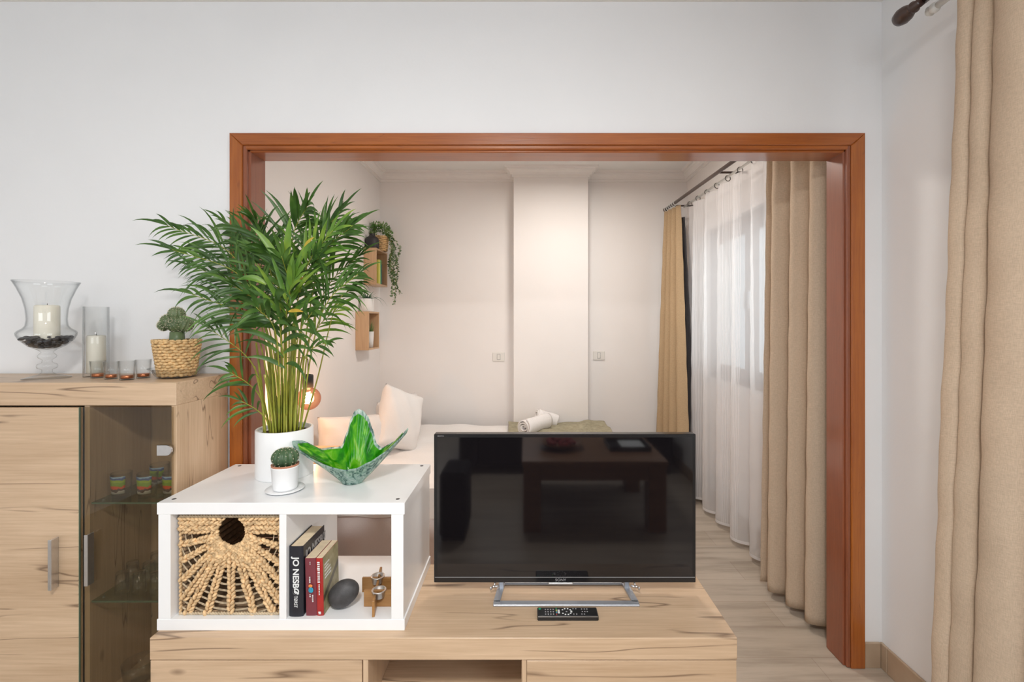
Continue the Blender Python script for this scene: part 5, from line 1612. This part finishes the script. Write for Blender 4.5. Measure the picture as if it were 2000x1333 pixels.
# near beige curtain
cn = thing('curtain', (1.30, 2.2, 0), 'beige curtain hanging just behind the right side of the wooden frame', 'curtain', 'beige bedroom curtains')
drape('cloth', (1.275, 2.46), (1.345, 2.050), 2.37, .035, 3.3, .024, .042, M['curtain'], cn, flare=(.02, -.01), seed=14, solid=.002, sharp=.6)
# sheer
cs = thing('sheer_curtain', (1.36, 3.1, 0), 'white striped sheer curtain over the bedroom window', 'sheer curtain')
drape('cloth', (1.335, 3.80), (1.365, 2.34), 2.355, .035, 6.5, .022, .050, M['sheer'], cs, flare=(.0, .0), seed=8, uv=True, nu=460, shift=(.0, 0, 0))
MB().tube([(1.335, 3.92, 2.385), (1.365, 2.1, 2.385)], .008, 12).build('inner_rod', M['ring_white'], cs)
for k in range(9):
    y = 3.78-.17*k; x = 1.335+(3.8-y)/1.46*.03
    pts = [Vector((x+.017*cos(a), y+.004*sin(a), 2.375+.020*sin(a))) for a in [2*pi*i/20 for i in range(21)]]
    MB().tube(pts, .0028, 6, caps=False).build('ring', M['curt_eyelet'], cs)

# front curtain on the right
fc = thing('curtain', (1.30, .95, 0), 'floor length beige curtain in the foreground at the right edge', 'curtain')
rr = random.Random(31)
def front_cloth(u, v):
    k = 1-v
    yv = 1.405-1.15*u
    # fold centres, tuned to hang as broad tubes
    edges = [0, .045, .092, .21, .31, .40, .50, .60, .70, .80, .90, 1.0]
    for i in range(len(edges)-1):
        if u <= edges[i+1]: break
    t = (u-edges[i])/(edges[i+1]-edges[i])
    dep = (.034, .032, .050, .04, .04, .04, .04, .04, .04, .04, .04)[i]*(.75+.5*k)
    bulge = dep*(sin(pi*t)**.7)
    x = 1.320-bulge
    x -= .060*k*(1-u*.6)**2 + .012*sin(v*5+u*9)*.3
    y = yv + .010*sin(2*pi*t)*(.4+k) + .010*k*sin(u*40)
    wr = .0013*sin(60*v+14*u)+.0010*sin(101*v-31*u)+.0015*sin(23*v+55*u)
    return Vector((x+wr, y, .02+2.42*v))
MB().grid(front_cloth, 300, 90).build('cloth', M['curtain'], fc, fixn=False, solid=.002)
frd = thing('curtain_rod', (1.3, 1.0, 2.46), 'dark brown curtain rod with egg shaped finial at the upper right', 'curtain rod')
e0 = at(1795, 6, 1.54)
MB().tube([e0, (1.312, -1.6, 2.475)], .0145, 18).build('pole', M['rod_brown'], frd)
ec = at(1769, 27, 1.575)
ax_ = (Vector((1.312, -1.6, 2.475))-e0).normalized()
Rz = ax_.to_track_quat('Z', 'Y').to_matrix()
MB().lathe([(0, -.046), (.012, -.043), (.023, -.032), (.028, -.014), (.026, .004), (.018, .022), (.014, .028), (.019, .031), (.019, .036), (.014, .039), (.014, .06), (0, .06)], ec+ax_*.0, 28, M=Rz).build('finial', M['rod_brown'], frd)
MB().tube([Vector((1.304, 1.10, 2.47)), Vector((XR-.0005, 1.10, 2.47))], .008, 10).build('bracket', M['rod_brown'], frd)
wr_ = thing('curtain_rod', (1.39, 1.0, 2.47), 'white curtain rod with turned end, behind the dark rod', 'curtain rod')
wa, wb = at(1832, 10, 1.53), Vector((1.395, -1.6, 2.49))
ax2 = (wb-wa).normalized(); Rz2 = ax2.to_track_quat('Z', 'Y').to_matrix()
MB().tube([wa, wb], .011, 16).build('pole', M['ring_white'], wr_)
MB().lathe([(0, -.040), (.012, -.038), (.017, -.030), (.012, -.022), (.017, -.016), (.017, -.008), (.012, 0), (0, .002)], wa, 24, M=Rz2).build('finial', M['ring_white'], wr_)
MB().tube([Vector((1.39, 1.05, 2.474)), Vector((XR-.0005, 1.05, 2.474))], .007, 10).build('bracket', M['ring_white'], wr_)

# ================================================================== BEHIND THE CAMERA (seen in the television's reflection)
TZ = .48
ct = thing('coffee_table', (.46, -.2, 0), 'heavy brown wooden coffee table reflected in the television screen', 'table')
tX0, tX1, tY0, tY1 = -.03, .95, -.72, .15
MB().box(tX0, tX1, tY0, tY1, TZ-.035, TZ, .003).build('table_top', M['table_wood'], ct)
for x in (tX0+.01, tX1-.13):
    for y in (tY0+.01, tY1-.13): MB().box(x, x+.12, y, y+.12, 0, TZ-.035, .003).build('leg', M['table_wood'], ct)
mb = MB()
mb.box(tX0+.12, tX1-.12, tY1-.045, tY1-.02, TZ-.135, TZ-.035, .002); mb.box(tX0+.12, tX1-.12, tY0+.02, tY0+.045, TZ-.135, TZ-.035, .002)
mb.build('apron', M['table_wood'], ct)
bw = at(1095, 0, 3.43).x
fb = thing('fruit_bowl', (bw, -.2, TZ), 'wide dark bowl with red contents on the coffee table, seen in the screen reflection', 'bowl')
MB().lathe([(0, 0), (.06, 0), (.12, .02), (.165, .05), (.162, .052), (.115, .026), (0, .01)], (bw, -.2, TZ), 36).build('bowl', M['table_wood'], fb)
mb = MB(); rr = random.Random(8)
for i in range(40):
    a = rr.random()*6.28; q = sqrt(rr.random())*.11
    mb.ell((bw+q*cos(a), -.2+q*sin(a), TZ+.045+.02*(1-q/.11)), (.018, .018, .016), None, 10, 7)
mb.build('potpourri', M['red_fruit'], fb)['kind'] = 'stuff'
ty = thing('tray', (.76, -.22, TZ), 'black tray with pale papers on the coffee table, seen in the screen reflection', 'tray')
mb = MB(); mb.box(.60, .90, -.36, -.08, TZ, TZ+.012, .003)
for a in ((.60, .61, -.36, -.08), (.89, .90, -.36, -.08), (.60, .90, -.36, -.35), (.60, .90, -.09, -.08)): mb.box(*a, TZ+.012, TZ+.035, .002)
mb.build('tray_body', M['black_pl'], ty)
MB().box(.70, .87, -.33, -.12, TZ+.0122, TZ+.018, .001).build('papers', M['ink_white'], ty)
so = thing('sofa', (.5, -1.6, 0), 'charcoal fabric sofa behind the coffee table, seen only as a dark reflection', 'sofa')
MB().box(-.46, 1.36, -2.0, -1.02, .08, .42, .03).build('seat', M['sofa'], so)
MB().box(-.46, 1.36, -2.15, -1.98, .08, .85, .03).build('backrest', M['sofa'], so)
MB().box(-.62, -.45, -2.15, -1.0, .08, .62, .03).build('armrest', M['sofa'], so)
for x in (-.58, 1.28):
    for y in (-2.1, -1.08): MB().box(x, x+.05, y, y+.05, 0, .09, .003).build('leg', M['black_matt'], so)
pf_ = thing('pouf', (-.44, .05, 0), 'black square pouf on the floor, seen as a dark block in the screen reflection', 'pouf')
MB().box(-.56, -.39, -.05, .27, .02, .44, .02).build('cushion_body', M['sofa'], pf_)
MB().box(-.55, -.40, -.04, .25, 0, .025, .003).build('base', M['black_matt'], pf_)
# ceiling lamps
for nm, x, y, lb in (('ceiling_lamp', -.1, -.5, 'round white ceiling lamp in the living room'), ('ceiling_lamp', .34, 3.08, 'round white ceiling lamp in the bedroom')):
    ZL = ZC if y < 0 else ZC2
    t = thing(nm, (x, y, ZL), lb, 'ceiling lamp')
    MB().lathe([(0, -.10), (.17, -.10), (.185, -.09), (.19, -.06), (.19, 0), (0, 0)], (x, y, ZL), 40).build('housing', M['white_lam'], t)
    MB().lathe([(0, -.104), (.16, -.104), (.16, -.099), (0, -.099)], (x, y, ZL), 40).build('diffuser', M['lamp_em'], t)
